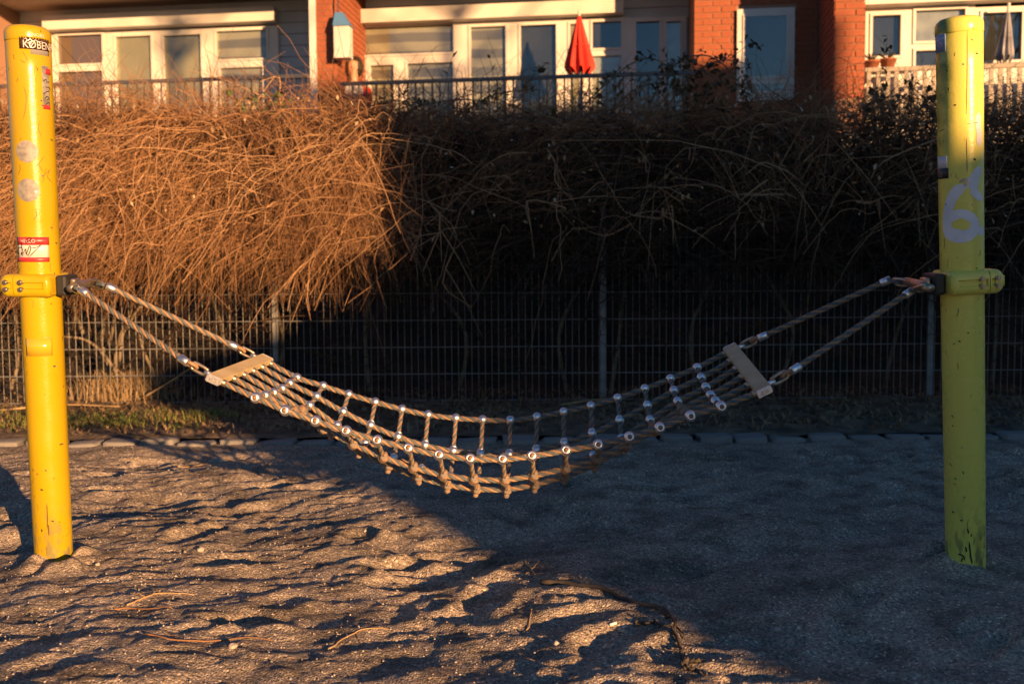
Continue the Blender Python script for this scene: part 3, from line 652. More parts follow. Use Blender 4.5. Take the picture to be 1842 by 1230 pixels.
# bare trees beside that house: their upper branches throw soft shadows on the facade
def bare_tree(x, y, h, label, seed):
    r = random.Random(seed); t = empty('bare_tree', (x, y, -0.1)); tag(t, label, 'tree', 'bare trees behind the photographer')
    tk = catmull([(0, 0, 0), (r.uniform(-.1, .1), r.uniform(-.1, .1), h * .35), (r.uniform(-.2, .2), 0, h * .7), (0, 0, h)], 24)
    tube_obj('trunk', tk, np.linspace(.17, .03, 24), M['bark'], t, 9)
    br, rd = [], []
    for k in range(26):
        z = h * r.uniform(.52, .96); a = r.uniform(0, 6.28); L = r.uniform(1.0, 2.6) * (1.25 - z / h); i = int(z / h * 23); p0 = tk[i]
        p1 = p0 + np.array([math.cos(a) * L * .5, math.sin(a) * L * .5, L * .45]); p2 = p0 + np.array([math.cos(a) * L, math.sin(a) * L, L * 1.1])
        q = catmull([p0, p1, p2], 8); br.append(q); rd.append(np.linspace(.05, .012, 8))
        for m in range(5):
            c = q[r.randint(2, 7)]; b = r.uniform(0, 6.28); l = L * r.uniform(.25, .5)
            br.append(catmull([c, c + np.array([math.cos(b) * l * .5, math.sin(b) * l * .5, l * .4]), c + np.array([math.cos(b) * l, math.sin(b) * l, l * .9])], 8)); rd.append(np.linspace(.018, .006, 8))
    V, F = tubes(np.array(br), np.array(rd), 5); tag(mesh_np('crown', V, F, M['bark'], t, True), kind='stuff')
bare_tree(13.4, -6.4, 10.5, 'taller bare tree in front of the neighbour house', 4)
bare_tree(10.2, -7.6, 9.5, 'shorter bare tree in front of the annex', 9)

# ------------------------------------------------------------------ wire fence
FY = 7.40; FZ = -0.03
fence = empty('wire_fence', (0, FY, FZ)); tag(fence, 'grey welded wire mesh fence with square posts under the overhanging hedge', 'fence')
bm = bmesh.new(); add_box(bm, (-0.02, -0.018, -0.1), (0.02, 0.018, 1.86)); add_box(bm, (-0.022, -0.02, 1.861), (0.022, 0.02, 1.875))
pme = bpy.data.meshes.new('post'); bm.to_mesh(pme); bm.free(); pme.materials.append(M['wire'])
post_x = [P(495, 640, FY).x + 2.447 * k for k in range(-2, 4)]
for xq in post_x: share('post', pme, fence, (xq, 0.03, 0))
V, F = tubes(np.array([[(0, 0, 0.0), (0, 0, 1.83)]]), 0.0028, 5); tmp = mesh_np('wire', V, F, M['wire'], fence, True); vme = tmp.data
first = True; xw = -4.6
while xw < 4.9:
    if first: tmp.location = (xw, 0, 0); first = False
    else: share('wire', vme, fence, (xw, 0, 0))
    xw += 0.05
for i in range(len(post_x) - 1):
    L = post_x[i + 1] - post_x[i] - 0.02
    for k in range(10):
        for s in (-1, 1):
            if k == 9 and s == 1: pass
            V, F = tubes(np.array([[(0, 0, 0), (L, 0, 0)]]), 0.0034, 5)
            if i == 0 and k == 0 and s == -1: hme = mesh_np('wire', V, F, M['wire'], fence, True); hme.location = (post_x[0] + .01, -0.0075, 0.02); hm = hme.data
            else: share('wire', hm, fence, (post_x[i] + .01, 0.0075 * s, 0.02 + 0.2 * k))

# ------------------------------------------------------------------ hedge of bare hanging stems over the fence
hedge = empty('hedge', (0, 7.2, 0)); tag(hedge, 'tangled leafless brown hedge hanging over the wire fence', 'hedge')
def curves(N, K, x0, y0, z0, fwd, lat, rise, fall, wob, rad0, rad1, seed):
    r = np.random.default_rng(seed); t = np.linspace(0, 1, K)[None]
    X = x0[:, None] + lat[:, None] * t; Y = y0[:, None] - fwd[:, None] * (t - 0.35 * t * t); Z = z0[:, None] + rise[:, None] * t - fall[:, None] * t ** 1.8
    pts = np.stack([X, Y, Z], -1)
    for a in range(3):
        ph = r.uniform(0, 6.28, (N, 1)); fr = r.uniform(2, 6, (N, 1)); pts[..., a] += wob * r.uniform(0.3, 1, (N, 1)) * np.sin(fr * t + ph) * t
        pts[..., a] += np.cumsum(r.normal(0, wob * 0.11, (N, K)), 1) * (t > 0)
    pts[..., 1] -= 7.2                              # local to the hedge
    rad = (rad0[:, None] * (1 - t) + rad1[:, None] * t)
    return tubes(pts, rad, 3)
hr = np.random.default_rng(31)
def low_edge(x):   # how far down the stems hang
    return np.interp(x, [-5, -2.0, -1.15, -0.85, -0.4, 1.0, 5], [0.92, 0.95, 1.02, 1.15, 1.38, 1.45, 1.4])
# inner mass
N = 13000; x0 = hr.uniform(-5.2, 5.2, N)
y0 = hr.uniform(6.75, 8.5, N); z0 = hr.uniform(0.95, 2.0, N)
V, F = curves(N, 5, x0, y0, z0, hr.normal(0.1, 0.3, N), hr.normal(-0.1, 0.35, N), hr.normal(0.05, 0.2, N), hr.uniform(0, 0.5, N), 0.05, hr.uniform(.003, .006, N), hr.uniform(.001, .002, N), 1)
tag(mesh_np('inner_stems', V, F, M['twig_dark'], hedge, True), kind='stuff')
# a second, denser thicket behind the wires
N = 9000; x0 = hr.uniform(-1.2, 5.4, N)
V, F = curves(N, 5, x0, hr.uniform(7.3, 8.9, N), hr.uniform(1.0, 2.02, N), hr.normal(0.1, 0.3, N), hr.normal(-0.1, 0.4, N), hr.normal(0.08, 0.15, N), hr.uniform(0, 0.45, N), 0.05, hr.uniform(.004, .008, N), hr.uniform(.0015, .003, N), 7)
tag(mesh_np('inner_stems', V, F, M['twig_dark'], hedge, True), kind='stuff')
# outer drooping shoots, in tangled swathes that lean different ways
N = 25000; x0 = hr.uniform(-5.2, 5.2, N); right = x0 > -0.75
keep = (~right) | (hr.random(N) < 0.085); x0 = x0[keep]; N = len(x0); right = x0 > -0.75
y0 = hr.uniform(6.7, 7.7, N); top = 2.02 + 0.05 * np.sin(x0 * 2.3) + 0.03 * np.sin(x0 * 7.1)
z0 = top - 0.95 * hr.random(N) ** 1.3 * np.where(right, 0.75, 1.0)
sw = 0.30 * np.sin(1.9 * x0 + 2.3 * z0) + 0.24 * np.sin(4.3 * x0 - 3.1 * z0 + 1.0)
le = low_edge(x0); fall = np.clip((z0 - le) * hr.uniform(0.25, 1.1, N) + 0.1, 0.06, None)
V, F = curves(N, 9, x0, y0, z0, hr.uniform(0.15, 0.75, N), -0.20 + sw + hr.normal(0, 0.26, N), hr.uniform(-0.05, 0.34, N), fall + 0.12, 0.07, hr.uniform(.0011, .0028, N), hr.uniform(.0006, .0011, N), 2)
tag(mesh_np('hanging_shoots', V, F, M['twig'], hedge, True), kind='stuff')
# longer, paler shoots that lie on the outside and catch the light
N = 1100; x0 = hr.uniform(-5.2, 5.2, N); keep = (x0 < -0.6) | (hr.random(N) < 0.16); x0 = x0[keep]; N = len(x0)
V, F = curves(N, 12, x0, hr.uniform(6.45, 6.8, N), hr.uniform(1.15, 2.0, N), hr.uniform(0.05, 0.4, N), hr.normal(-0.28, 0.38, N), hr.uniform(-0.1, 0.5, N), hr.uniform(0.2, 0.85, N), 0.09, hr.uniform(.0017, .0034, N), hr.uniform(.001, .002, N), 6)
tag(mesh_np('outer_shoots', V, F, M['twig_pale'], hedge, True), kind='stuff')
# forked branches, stouter than the shoots, that show between them
br = []; brr = []
for k in range(230):
    x0_ = hr.uniform(-5, 4.6); p0 = np.array([x0_, hr.uniform(-.6, .1), hr.uniform(1.2, 1.95)])
    if x0_ > -0.7 and hr.random() < .75: continue
    d = np.array([hr.normal(-.25, .4), hr.normal(-.1, .12), hr.normal(-.1, .35)]); L = hr.uniform(.35, .9)
    q = catmull([p0, p0 + d * L * .4 + hr.normal(0, .03, 3), p0 + d * L * .75 + hr.normal(0, .05, 3), p0 + d * L + np.array([0, 0, -.12])], 10); br.append(q); brr.append(np.linspace(.0072, .0022, 10))
    for m in range(3):
        i = int(hr.integers(2, 8)); b = hr.normal(0, .13, 3); b[2] -= .05
        br.append(catmull([q[i], q[i] + b, q[i] + b * 1.9 + np.array([0, 0, -.05])], 10)); brr.append(np.linspace(.0036, .0012, 10))
V, F = tubes(np.array(br), np.array(brr), 4); tag(mesh_np('branches', V, F, M['twig_pale'], hedge, True), kind='stuff')
# a fringe sticking up along the top
N = 6200; x0 = hr.uniform(-5, 5, N); x0 = np.where((x0 > 0) & (hr.random(N) < 0.15), x0 - 5, x0); y0 = hr.uniform(6.6, 7.7, N)
V, F = curves(N, 6, x0, y0, 1.95 + hr.normal(0, .05, N), hr.normal(0.1, 0.3, N), hr.normal(0, 0.3, N), hr.uniform(0.1, 0.62, N) * np.where(x0 < -0.7, 1.0, 0.9), hr.uniform(0.05, 0.5, N), 0.07, hr.uniform(.0018, .003, N), hr.uniform(.0008, .0012, N), 3)
tag(mesh_np('top_shoots', V, F, M['twig'], hedge, True), kind='stuff')
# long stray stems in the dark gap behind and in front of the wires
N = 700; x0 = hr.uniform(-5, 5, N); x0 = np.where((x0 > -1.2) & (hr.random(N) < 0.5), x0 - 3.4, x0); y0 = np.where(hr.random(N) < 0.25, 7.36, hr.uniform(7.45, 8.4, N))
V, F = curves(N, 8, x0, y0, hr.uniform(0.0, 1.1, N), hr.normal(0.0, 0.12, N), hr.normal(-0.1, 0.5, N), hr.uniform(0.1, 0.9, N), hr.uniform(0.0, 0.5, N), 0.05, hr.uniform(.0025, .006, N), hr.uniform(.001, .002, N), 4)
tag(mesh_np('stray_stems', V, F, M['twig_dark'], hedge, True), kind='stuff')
# stout stems that can be told apart through the wires at the left
for pl_ in ([(212, 690), (208, 640), (218, 600), (236, 560), (232, 520)], [(212, 672), (180, 630), (150, 610), (110, 605)], [(214, 650), (222, 600), (250, 555), (275, 530)], [(262, 715), (240, 700), (216, 668)],
            [(20, 700), (34, 640), (28, 560)], [(150, 600), (135, 560), (128, 510)], [(196, 620), (206, 570), (200, 540)], [(300, 720), (262, 640), (250, 600)]):
    pts = catmull([P(a, b, 7.55) - Vector((0, 7.2, 0)) for a, b in pl_], 14)
    tube_obj('stem', pts, np.linspace(0.016, 0.008, 14), M['bark'], hedge, 7)
for k in range(16):
    xx = -5 + k * 0.66 + random.uniform(-.2, .2)
    pts = catmull([(xx, 0.5 + random.uniform(-.1, .3), -0.05), (xx + random.uniform(-.1, .1), 0.5, 0.5), (xx + random.uniform(-.3, .3), 0.4, 1.1), (xx + random.uniform(-.5, .5), 0.2, 1.7)], 14)
    tube_obj('stem', pts, np.linspace(0.017, 0.008, 14), M['bark'], hedge, 7)
# dry leaves caught among the shoots
def leaf_cloud(N, cx, cy, cz, size, r):
    a = r.uniform(0, 6.28, N); b = r.uniform(-1.2, 1.2, N); s = size * r.uniform(0.5, 1.3, N)
    d1 = np.stack([np.cos(a) * np.cos(b), np.sin(a) * np.cos(b), np.sin(b)], -1); d2 = np.stack([-np.sin(a), np.cos(a), r.normal(0, .4, N)], -1)
    c = np.stack([cx, cy, cz], -1); n = np.cross(d1, d2)
    V = np.stack([c - d1 * s[:, None], c + d2 * s[:, None] * .55 + n * s[:, None] * .25, c + d1 * s[:, None] * 1.1, c - d2 * s[:, None] * .55 + n * s[:, None] * .2], 1)
    return V.reshape(-1, 3), np.arange(4 * N).reshape(N, 4)
N = 900; lx = hr.uniform(-5, 4.5, N); ly = hr.uniform(-.85, -.35, N); lz = 2.05 - 0.9 * hr.random(N) ** 2.2
V, F = leaf_cloud(N, lx, ly, lz, 0.019, hr); tag(mesh_np('dry_leaves', V, F, M['dryleaf'], hedge), kind='stuff')
N = 60; lx = hr.normal(-1.62, 0.12, N); V, F = leaf_cloud(N, lx, hr.uniform(-.6, -.3, N), hr.uniform(2.0, 2.15, N), 0.025, hr); tag(mesh_np('green_leaves', V, F, M['greenleaf'], hedge), kind='stuff')

# bramble arching above the hedge in front of the brick wall
def bramble(px_paths, Y, label, nleaf, seed):
    r = np.random.default_rng(seed); root = empty('bramble', (P(px_paths[0][0][0], px_paths[0][0][1], Y).x, Y, 1.6)); tag(root, label, 'bramble', 'brambles arching above the hedge')
    o = np.array(root.location); pts_all = []
    for path in px_paths:
        pts = catmull([np.array(P(a, b, Y + r.uniform(-.15, .15))) - o for a, b in path], 20); pts_all.append(pts)
        tube_obj('stem', pts, np.linspace(0.0075, 0.003, 20), M['bark'], root, 5)
        for q in range(3, 20, 2):                       # side shoots
            d = np.array([r.normal(0, .12), r.normal(0, .1), r.normal(-.02, .1)]); pp = catmull([pts[q], pts[q] + d, pts[q] + d * 1.6 + np.array([0, 0, -.05])], 6); pts_all.append(pp)
            V, F = tubes(pp, np.linspace(.003, .0012, 6), 3); mesh_np('side_shoot', V, F, M['bark'], root, True)
    pa_ = np.concatenate(pts_all); c = pa_[r.integers(0, len(pa_), nleaf)] + r.normal(0, .02, (nleaf, 3))
    V, F = leaf_cloud(nleaf, c[:, 0], c[:, 1], c[:, 2], 0.028, r); tag(mesh_np('leaves', V, F, M['darkleaf'], root), kind='stuff')
bramble([[(1150, 235), (1200, 130), (1270, 100), (1330, 150), (1350, 230)], [(1180, 230), (1230, 150), (1290, 110), (1345, 115)], [(1240, 225), (1262, 170), (1300, 150), (1340, 165)]], 6.9, 'dark leafy bramble arching in front of the lit brick wall and window', 340, 1)
bramble([[(1020, 230), (1080, 160), (1150, 108), (1200, 120), (1236, 190)], [(1080, 228), (1130, 170), (1180, 150), (1240, 165)]], 7.0, 'dark bramble arching below the red parasol', 200, 2)
bramble([[(1560, 240), (1600, 190), (1640, 180), (1690, 215)], [(1600, 240), (1585, 190), (1570, 165)], [(1640, 240), (1660, 190), (1690, 170)]], 7.0, 'low bramble in front of the pale pickets left of the right yellow post', 380, 3)
bramble([[(700, 225), (760, 190), (850, 180), (960, 200)], [(800, 225), (880, 175), (960, 160)], [(640, 215), (690, 185), (750, 185)]], 7.0, 'low bramble below the middle balcony railing above the shaded hedge', 200, 4)

# ------------------------------------------------------------------ ground cover between kerb and fence
def strip_z(x, y): return np.interp(y, [5.5, 5.8, 7.2, 8.1], [0.02, 0.03, -0.02, 0.0])
N = 5200; lx = rng.uniform(-4.8, 4.8, N); ly = rng.uniform(5.58, 7.9, N)
V, F = leaf_cloud(N, lx, ly, strip_z(lx, ly) + rng.uniform(0.008, 0.03, N), 0.02, rng); tag(mesh_np('leaf_litter', V, F, M['litter']), kind='stuff')
def blades(N, x, y, h, lean, mt, name, r):
    a = r.uniform(0, 6.28, N); wd = r.uniform(.0018, .0035, N); z = strip_z(x, y)
    dx, dy = np.cos(a) * lean * h, np.sin(a) * lean * h; px_, py_ = -np.sin(a) * wd, np.cos(a) * wd
    base = np.stack([x, y, z], -1); mid = base + np.stack([dx * .4, dy * .4, h * .65], -1); tip = base + np.stack([dx, dy, h], -1); w_ = np.stack([px_, py_, np.zeros(N)], -1)
    V = np.stack([base - w_, base + w_, mid + w_ * .8, mid - w_ * .8, tip + w_ * .15, tip - w_ * .15], 1)
    I = np.arange(N)[:, None] * 6; F = np.concatenate([I + np.array([0, 1, 2, 3]), I + np.array([3, 2, 4, 5])])
    return tag(mesh_np(name, V.reshape(-1, 3), F, mt), kind='stuff')
N = 3600; cx = rng.uniform(-4.6, -1.75, 60); cy = rng.uniform(5.75, 6.6, 60); ci = rng.integers(0, 60, N)
gx_ = cx[ci] + rng.normal(0, .07, N); gy_ = cy[ci] + rng.normal(0, .05, N)
blades(N, gx_, np.clip(gy_, 5.6, 7), rng.uniform(.015, .07, N), rng.uniform(.4, 1.6, N), M['grass'], 'grass', rng)
N = 2000; blades(N, rng.uniform(-4.6, 4.6, N), rng.uniform(5.6, 7.6, N), rng.uniform(.012, .06, N), rng.uniform(.8, 3.0, N), M['straw'], 'dead_grass', rng)
N = 1300; tx = rng.normal(-2.95, 0.17, N); blades(N, tx, rng.normal(7.62, .1, N), rng.uniform(.06, .24, N), rng.uniform(.2, 1.1, N), M['straw'], 'dead_grass', rng)
# fallen sticks on the soil, each a thing
stick_labels = ['long pale stick lying along the fence foot at the far left', 'short stick in the grass right of the left yellow post', 'crooked stick across the grass near the kerb',
                'pale stick on the shaded soil behind the net', 'thin stick on the shaded soil left of the right yellow post', 'stick leaning on the fence foot behind the left hammock bar']
for k, path in enumerate(([(0, 738), (110, 728), (215, 731)], [(125, 762), (165, 757), (215, 752)], [(150, 772), (190, 765), (240, 768)], [(1010, 728), (1060, 720), (1110, 716)], [(1330, 748), (1390, 742), (1440, 745)], [(262, 712), (300, 690), (352, 656)])):
    g = [Vector((G(a, b, 0.02).x, min(G(a, b, 0.02).y, 7.3), 0.02)) for a, b in path]
    if k == 5: g = [P(a, b, 7.30) for a, b in path]
    o = tube_obj('stick', catmull(g, 12), np.linspace(0.009, 0.005, 12), M['straw'] if k != 4 else M['bark'], None, 6)
    tag(o, stick_labels[k], 'stick', 'sticks on the soil')

# ------------------------------------------------------------------ twigs and litter on the sand
def sand_path(path, n, lift=0.004):
    g = [G(a, b, 0.0) for a, b in path]; q = catmull(g, n); q[:, 2] = sand_z(q[:, 0], q[:, 1]) + lift
    for _ in range(3): q[1:-1, 2] = np.maximum(q[1:-1, 2], (q[:-2, 2] + q[2:, 2]) / 2)
    return q
def twig(paths, r0, mt, label, name='twig', group='twigs on the sand'):
    p0 = G(*paths[0][0], 0); root = empty(name, (p0.x, p0.y, 0)); tag(root, label, 'twig', group)
    for i, path in enumerate(paths):
        q = sand_path(path, 18, r0 * 0.8) - np.array([p0.x, p0.y, 0])
        q += np.random.default_rng(i).normal(0, r0 * 0.45, q.shape)
        tube_obj('stem' if i == 0 else 'side_twig', q, np.linspace(r0, r0 * 0.45, 18) * (1 if i == 0 else 0.6), mt, root, 7)
    return root
twig([[(972, 1042), (1030, 1048), (1090, 1062), (1150, 1085), (1195, 1100), (1216, 1135)], [(1180, 1092), (1205, 1112), (1232, 1138)], [(1216, 1135), (1228, 1170), (1232, 1200)], [(1140, 1112), (1180, 1120), (1214, 1135)], [(1230, 1195), (1250, 1190), (1262, 1180)], [(1232, 1200), (1255, 1205), (1275, 1215)]], 0.0085, M['darkbark'], 'long dark branch with forked tip lying on the shaded sand', 'fallen_branch')
twig([[(228, 1086), (262, 1074), (290, 1066), (350, 1064)], [(290, 1067), (276, 1058), (270, 1048)], [(262, 1074), (236, 1070)]], 0.003, M['straw'], 'pale forked twig on the sunlit sand right of the left yellow post')
twig([[(260, 1143), (330, 1150), (420, 1142), (490, 1138)], [(330, 1150), (300, 1136)]], 0.0026, M['twig'], 'long thin curved twig on the sunlit sand near the bottom left')
twig([[(940, 995), (956, 1012), (964, 1036)], [(956, 1012), (946, 1024)], [(956, 1012), (972, 1000)]], 0.003, M['straw'], 'dry forked stalk just above the long dark branch')
twig([[(940, 1122), (952, 1108), (956, 1084)]], 0.0025, M['straw'], 'bent pale stalk below the dark branch tip left')
twig([[(205, 1090), (240, 1088), (310, 1094)]], 0.0028, M['twig'], 'short straight twig beside the forked pale twig')
twig([[(320, 834), (370, 826), (430, 818)]], 0.003, M['straw'], 'thin stick on the sunlit sand close to the kerb')
twig([[(590, 1150), (640, 1120), (700, 1112)], [(640, 1120), (650, 1136)]], 0.0022, M['straw'], 'fine dry stalk on the sunlit sand below the net')
twig([[(1235, 905), (1290, 912), (1330, 920)]], 0.0025, M['bark'], 'fine dark twig on the shaded sand below the right hammock bar')
q = G(1102, 1117, 0); q.z = float(sand_z(q.x, q.y)) + .005
tag(tube_obj('paper_scrap', [q + Vector((-.008, -.004, 0)), q + Vector((.010, .005, .002))], 0.004, M['butt'], None, 8), 'tiny white rolled scrap on the sand below the dark branch', 'litter')
peb = bmesh.new(); bmesh.ops.create_icosphere(peb, subdivisions=2, radius=1)
for v in peb.verts: v.co *= 1 + 0.25 * math.sin(3 * v.co.x + 2 * v.co.y) * math.cos(2.3 * v.co.z + v.co.x); v.co.z *= 0.7
pm = bpy.data.meshes.new('pebble'); peb.to_mesh(pm); peb.free(); pm.materials.append(M['gravel'])
for px, py, s, lab in ((360, 987, .013, 'pale pebble on the sunlit sand right of the left post foot'), (175, 1012, .008, 'small pebble beside the left post foot'), (1072, 934, .007, 'white pebble on the shaded sand below the net'),
                       (1432, 986, .008, 'small pale pebble on the shaded sand left of the right post'), (1398, 1115, .01, 'grey pebble on the shaded sand at the bottom right'), (418, 1158, .011, 'tan pebble beside the long curved twig'), (1402, 1095, .008, 'rounded grey pebble just above its larger neighbour on the shaded sand')):
    q = G(px, py, 0); o = share('pebble', pm, None, (q.x, q.y, float(sand_z(q.x, q.y)) + s * .4), (0, 0, random.uniform(0, 6)), (s, s, s)); tag(o, lab, 'pebble', 'pebbles on the sand')

# ------------------------------------------------------------------ yellow posts
def strip_on_pole(points, width, r0, n=40):
    """flat ribbon round the pole following points given as (angle, z)"""
    q = catmull([(a * r0, z, 0) for a, z in points], n); t = np.gradient(q, axis=0); t /= np.linalg.norm(t, axis=1, keepdims=True) + 1e-9
    nn = np.stack([-t[:, 1], t[:, 0], t[:, 2] * 0], -1); wd = np.broadcast_to(np.asarray(width), (n,))[:, None]
    return q + nn * wd / 2, q - nn * wd / 2
def rad_at(z): return 0.0585 + 0.0070 * z / 1.66
def wrap(sz, off):
    s, z = sz[..., 0], sz[..., 1]; r = rad_at(z); a = s / 0.0645
    return np.stack([(r + off) * np.sin(a), -(r + off) * np.cos(a), z], -1)
class Post:
    def __init__(s, base, top, cam_top, label, ym, L, cx, hw):
        ax = (top - base).normalized(); rot = Vector((0, 0, 1)).rotation_difference(ax).to_euler()
        s.root = empty('yellow_post', base, rot); tag(s.root, label, 'post', 'yellow hammock posts')
        s.L = L; s.mat = ym; s.cx, s.hw = cx, hw
        d = Vector((-base.x, -base.y)); s.a0 = math.atan2(d.x, -d.y)
        prof = [(0.001, -0.35), (0.0585, -0.35)] + [(rad_at(L * k / 12), L * k / 12) for k in range(13)]
        prof[-1] = (rad_at(L) - .0005, L - 0.052); prof = prof[:-1] + [(rad_at(L), L - 0.05), (rad_at(L) - .004, L - 0.048)]
        prof = [p for p in prof if p[1] <= L - 0.048]
        lathe('pole', prof, ym, s.root, 48)
        r = rad_at(L) + 0.0012
        lathe('cap', [(r - .006, L - .050), (r - .0008, L - .049), (r, L - .046), (r, L - .022), (r - .004, L - .012), (r - .013, L - .004), (r - .03, L), (0.001, L + .002)], ym, s.root, 48)
    def sz(s, px, py, top, bot):
        f = (bot - py) / (bot - top); z = f * s.L; c = s.cx(py); h = s.hw(py)
        return (s.a0 + math.asin(max(-1, min(1, (px - c) / h)))), z
    def patch(s, name, x0, y0, x1, y1, mt, off, top, bot, nseg=14):
        a0, zt = s.sz(x0, y0, top, bot); a1, zb = s.sz(x1, y1, top, bot); S = np.linspace(a0, a1, nseg) * 0.0645
        pts = np.stack([np.stack([S, np.full(nseg, zb)], -1), np.stack([S, np.full(nseg, zt)], -1)])
        V = np.concatenate([wrap(pts, off).reshape(-1, 3), wrap(pts, off - .0006).reshape(-1, 3)])
        F = [(i, i + 1, nseg + i + 1, nseg + i) for i in range(nseg - 1)]
        F += [(2*nseg + i, i, nseg + i, 3*nseg + i) for i in (0,)] + [(nseg - 1, 3*nseg - 1, 4*nseg - 1, 2*nseg - 1)]
        F += [(i, 2*nseg + i, 2*nseg + i + 1, i + 1) for i in range(nseg - 1)] + [(nseg + i + 1, 3*nseg + i + 1, 3*nseg + i, nseg + i) for i in range(nseg - 1)]
        return mesh_np(name, V, F, mt, s.root, False)
    def stroke(s, name, path, wpx, mt, off, top, bot, parent=None, n=40, smooth_ends=True):
        pts = [s.sz(a, b, top, bot) for a, b in path]; wd = wpx / 583.0
        ww = wd * (np.clip(np.minimum(np.linspace(0, 1, n), np.linspace(1, 0, n)) * 8, 0.35, 1) if smooth_ends else np.ones(n))
        a, b = strip_on_pole(pts, ww, 0.0645, n)
        V = np.concatenate([wrap(a[:, :2], off), wrap((a[:, :2] + b[:, :2]) / 2, off), wrap(b[:, :2], off)]); F = [(i, i + 1, n + i + 1, n + i) for i in range(n - 1)] + [(n + i, n + i + 1, 2*n + i + 1, 2*n + i) for i in range(n - 1)]
        return mesh_np(name, V, F, mt, parent or s.root, False)
    def disc(s, name, px, py, rpx, mt, off, top, bot):
        a, z = s.sz(px, py, top, bot); r = rpx / 583.0; n = 28; V = [wrap(np.array([a * .0645, z]), off)]
        for k in (0.5, 1.0):
            for i in range(n):
                t = 2 * math.pi * i / n; V.append(wrap(np.array([a * .0645 + math.cos(t) * r * k, z + math.sin(t) * r * k]), off))
        F = [(0, 1 + i, 1 + (i + 1) % n, 1 + (i + 1) % n) for i in range(n)]
        bm = bmesh.new(); vs = [bm.verts.new(tuple(v)) for v in V]
        for i in range(n):
            j = (i + 1) % n; bm.faces.new((vs[0], vs[1 + i], vs[1 + j])); bm.faces.new((vs[1 + i], vs[1 + n + i], vs[1 + n + j], vs[1 + j]))
        return obj_bm(name, bm, mt, s.root, True)
    def text(s, name, body, px, py, hpx, mt, off, top, bot, sx=1.0, shear=0.0):
        cu = bpy.data.curves.new('txt', 'FONT'); cu.body = body; cu.size = 1; cu.resolution_u = 2; cu.shear = shear; o = bpy.data.objects.new('txt', cu); COL.objects.link(o)
        bpy.context.view_layer.update(); me = bpy.data.meshes.new_from_object(o.evaluated_get(bpy.context.evaluated_depsgraph_get())); bpy.data.objects.remove(o)
        bm = bmesh.new(); bm.from_mesh(me); bmesh.ops.triangulate(bm, faces=bm.faces[:]); bmesh.ops.subdivide_edges(bm, edges=[e for e in bm.edges if e.calc_length() > 0.25], cuts=2); bmesh.ops.triangulate(bm, faces=bm.faces[:])
        a, z = s.sz(px, py, top, bot); k = hpx / 583.0 / 0.7
        for v in bm.verts:
            q = wrap(np.array([a * .0645 + v.co.x * k * sx, z + v.co.y * k]), off); v.co = Vector(q)
        return obj_bm(name, bm, mt, s.root)
    def clamp(s, sgn, zc):
        """sgn = side the hammock hangs on: +1 to the right, -1 to the left"""
        t = s.root; hh = 0.036
        def half(x0, x1, bev):
            bm = bmesh.new(); lo, hi = min(x0, x1), max(x0, x1); add_box(bm, (lo, -.083, zc - hh), (hi, .083, zc + hh))
            outer_e = [e for e in bm.edges if all(abs(v.co.x - x1) < 1e-6 for v in e.verts)]
            bmesh.ops.bevel(bm, geom=outer_e, offset=bev, segments=8, affect='EDGES', profile=0.5)
            rest = [e for e in bm.edges if e.is_manifold and e.calc_face_angle(0) > 0.9 and not all(abs(v.co.x - x0) < 1e-6 for v in e.verts)]
            bmesh.ops.bevel(bm, geom=rest, offset=.021, segments=6, affect='EDGES', profile=0.5)
            fr = [f for f in bm.faces if f.normal.y < -0.95]; fr.sort(key=lambda f: -f.calc_area()); f = fr[0]
            bmesh.ops.inset_region(bm, faces=[f], thickness=0.006, depth=0.0); bmesh.ops.inset_region(bm, faces=[f], thickness=0.004, depth=-0.007)
            for f_ in bm.faces: f_.smooth = True
            o = obj_bm('clamp_half', bm, s.mat, t, False); o.data.set_sharp_from_angle(angle=R(40))
            return o
        seam = -sgn * 0.046
        half(seam + sgn * .0012, sgn * .068, 0.016); half(seam - sgn * .0012, -sgn * .102, 0.034)
        for dx in (0.024, -0.022):
            for dz in (-.011, .011):
                bm = bmesh.new(); bmesh.ops.create_cone(bm, segments=6, radius1=.0085, radius2=.0085, depth=.012, cap_ends=True)
                bmesh.ops.create_cone(bm, segments=12, radius1=.0055, radius2=.0045, depth=.02, cap_ends=True)
                o = obj_bm('bolt', bm, M['bolt'], t); o.location = (seam + sgn * dx, -.083, zc + dz); o.rotation_euler = (R(90), 0, 0)
        box_obj('rubber_joint', (min(sgn*.069, sgn*.103), -.048, zc - .033), (max(sgn*.069, sgn*.103), .048, zc + .031), M['rubber'], t, .008, 3)
        box_obj('joint_block', (min(sgn*.1035, sgn*.122), -.026, zc - .022), (max(sgn*.1035, sgn*.122), .026, zc + .020), M['shackle'], t, .007, 3)
        tube_obj('cross_pin', [(sgn * .132, -.085, zc - .006), (sgn * .132, -.03, zc - .002), (sgn * .132, .03, zc), (sgn * .132, .1, zc + .004)], [.013, .0145, .0145, .012], M['shackle'], t, 14)
TL, BL = 47, 1012; TR, BR = 31, 1016
DP = 3.16
b1 = G(97, 1000, -0.004); t1 = P(49, 48, b1.y - 0.10); b2 = G(1737, 1010, -0.004); t2 = P(1725, 32, b2.y - 0.10)
print('post depth', b1, b2)
PL = Post(b1, t1, None, 'sunlit yellow steel post on the left with stickers and two grey discs', M['yellow'], (t1 - b1).length, lambda y: 96 - (1010 - y) * .0522, lambda y: 33.5 + (1010 - y) * .0048)
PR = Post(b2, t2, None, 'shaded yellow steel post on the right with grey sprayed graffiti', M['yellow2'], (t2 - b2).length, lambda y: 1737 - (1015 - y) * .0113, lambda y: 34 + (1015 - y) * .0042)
zcl = PL.sz(72, 501, TL, BL)[1]; zcr = PR.sz(1730, 492, TR, BR)[1]
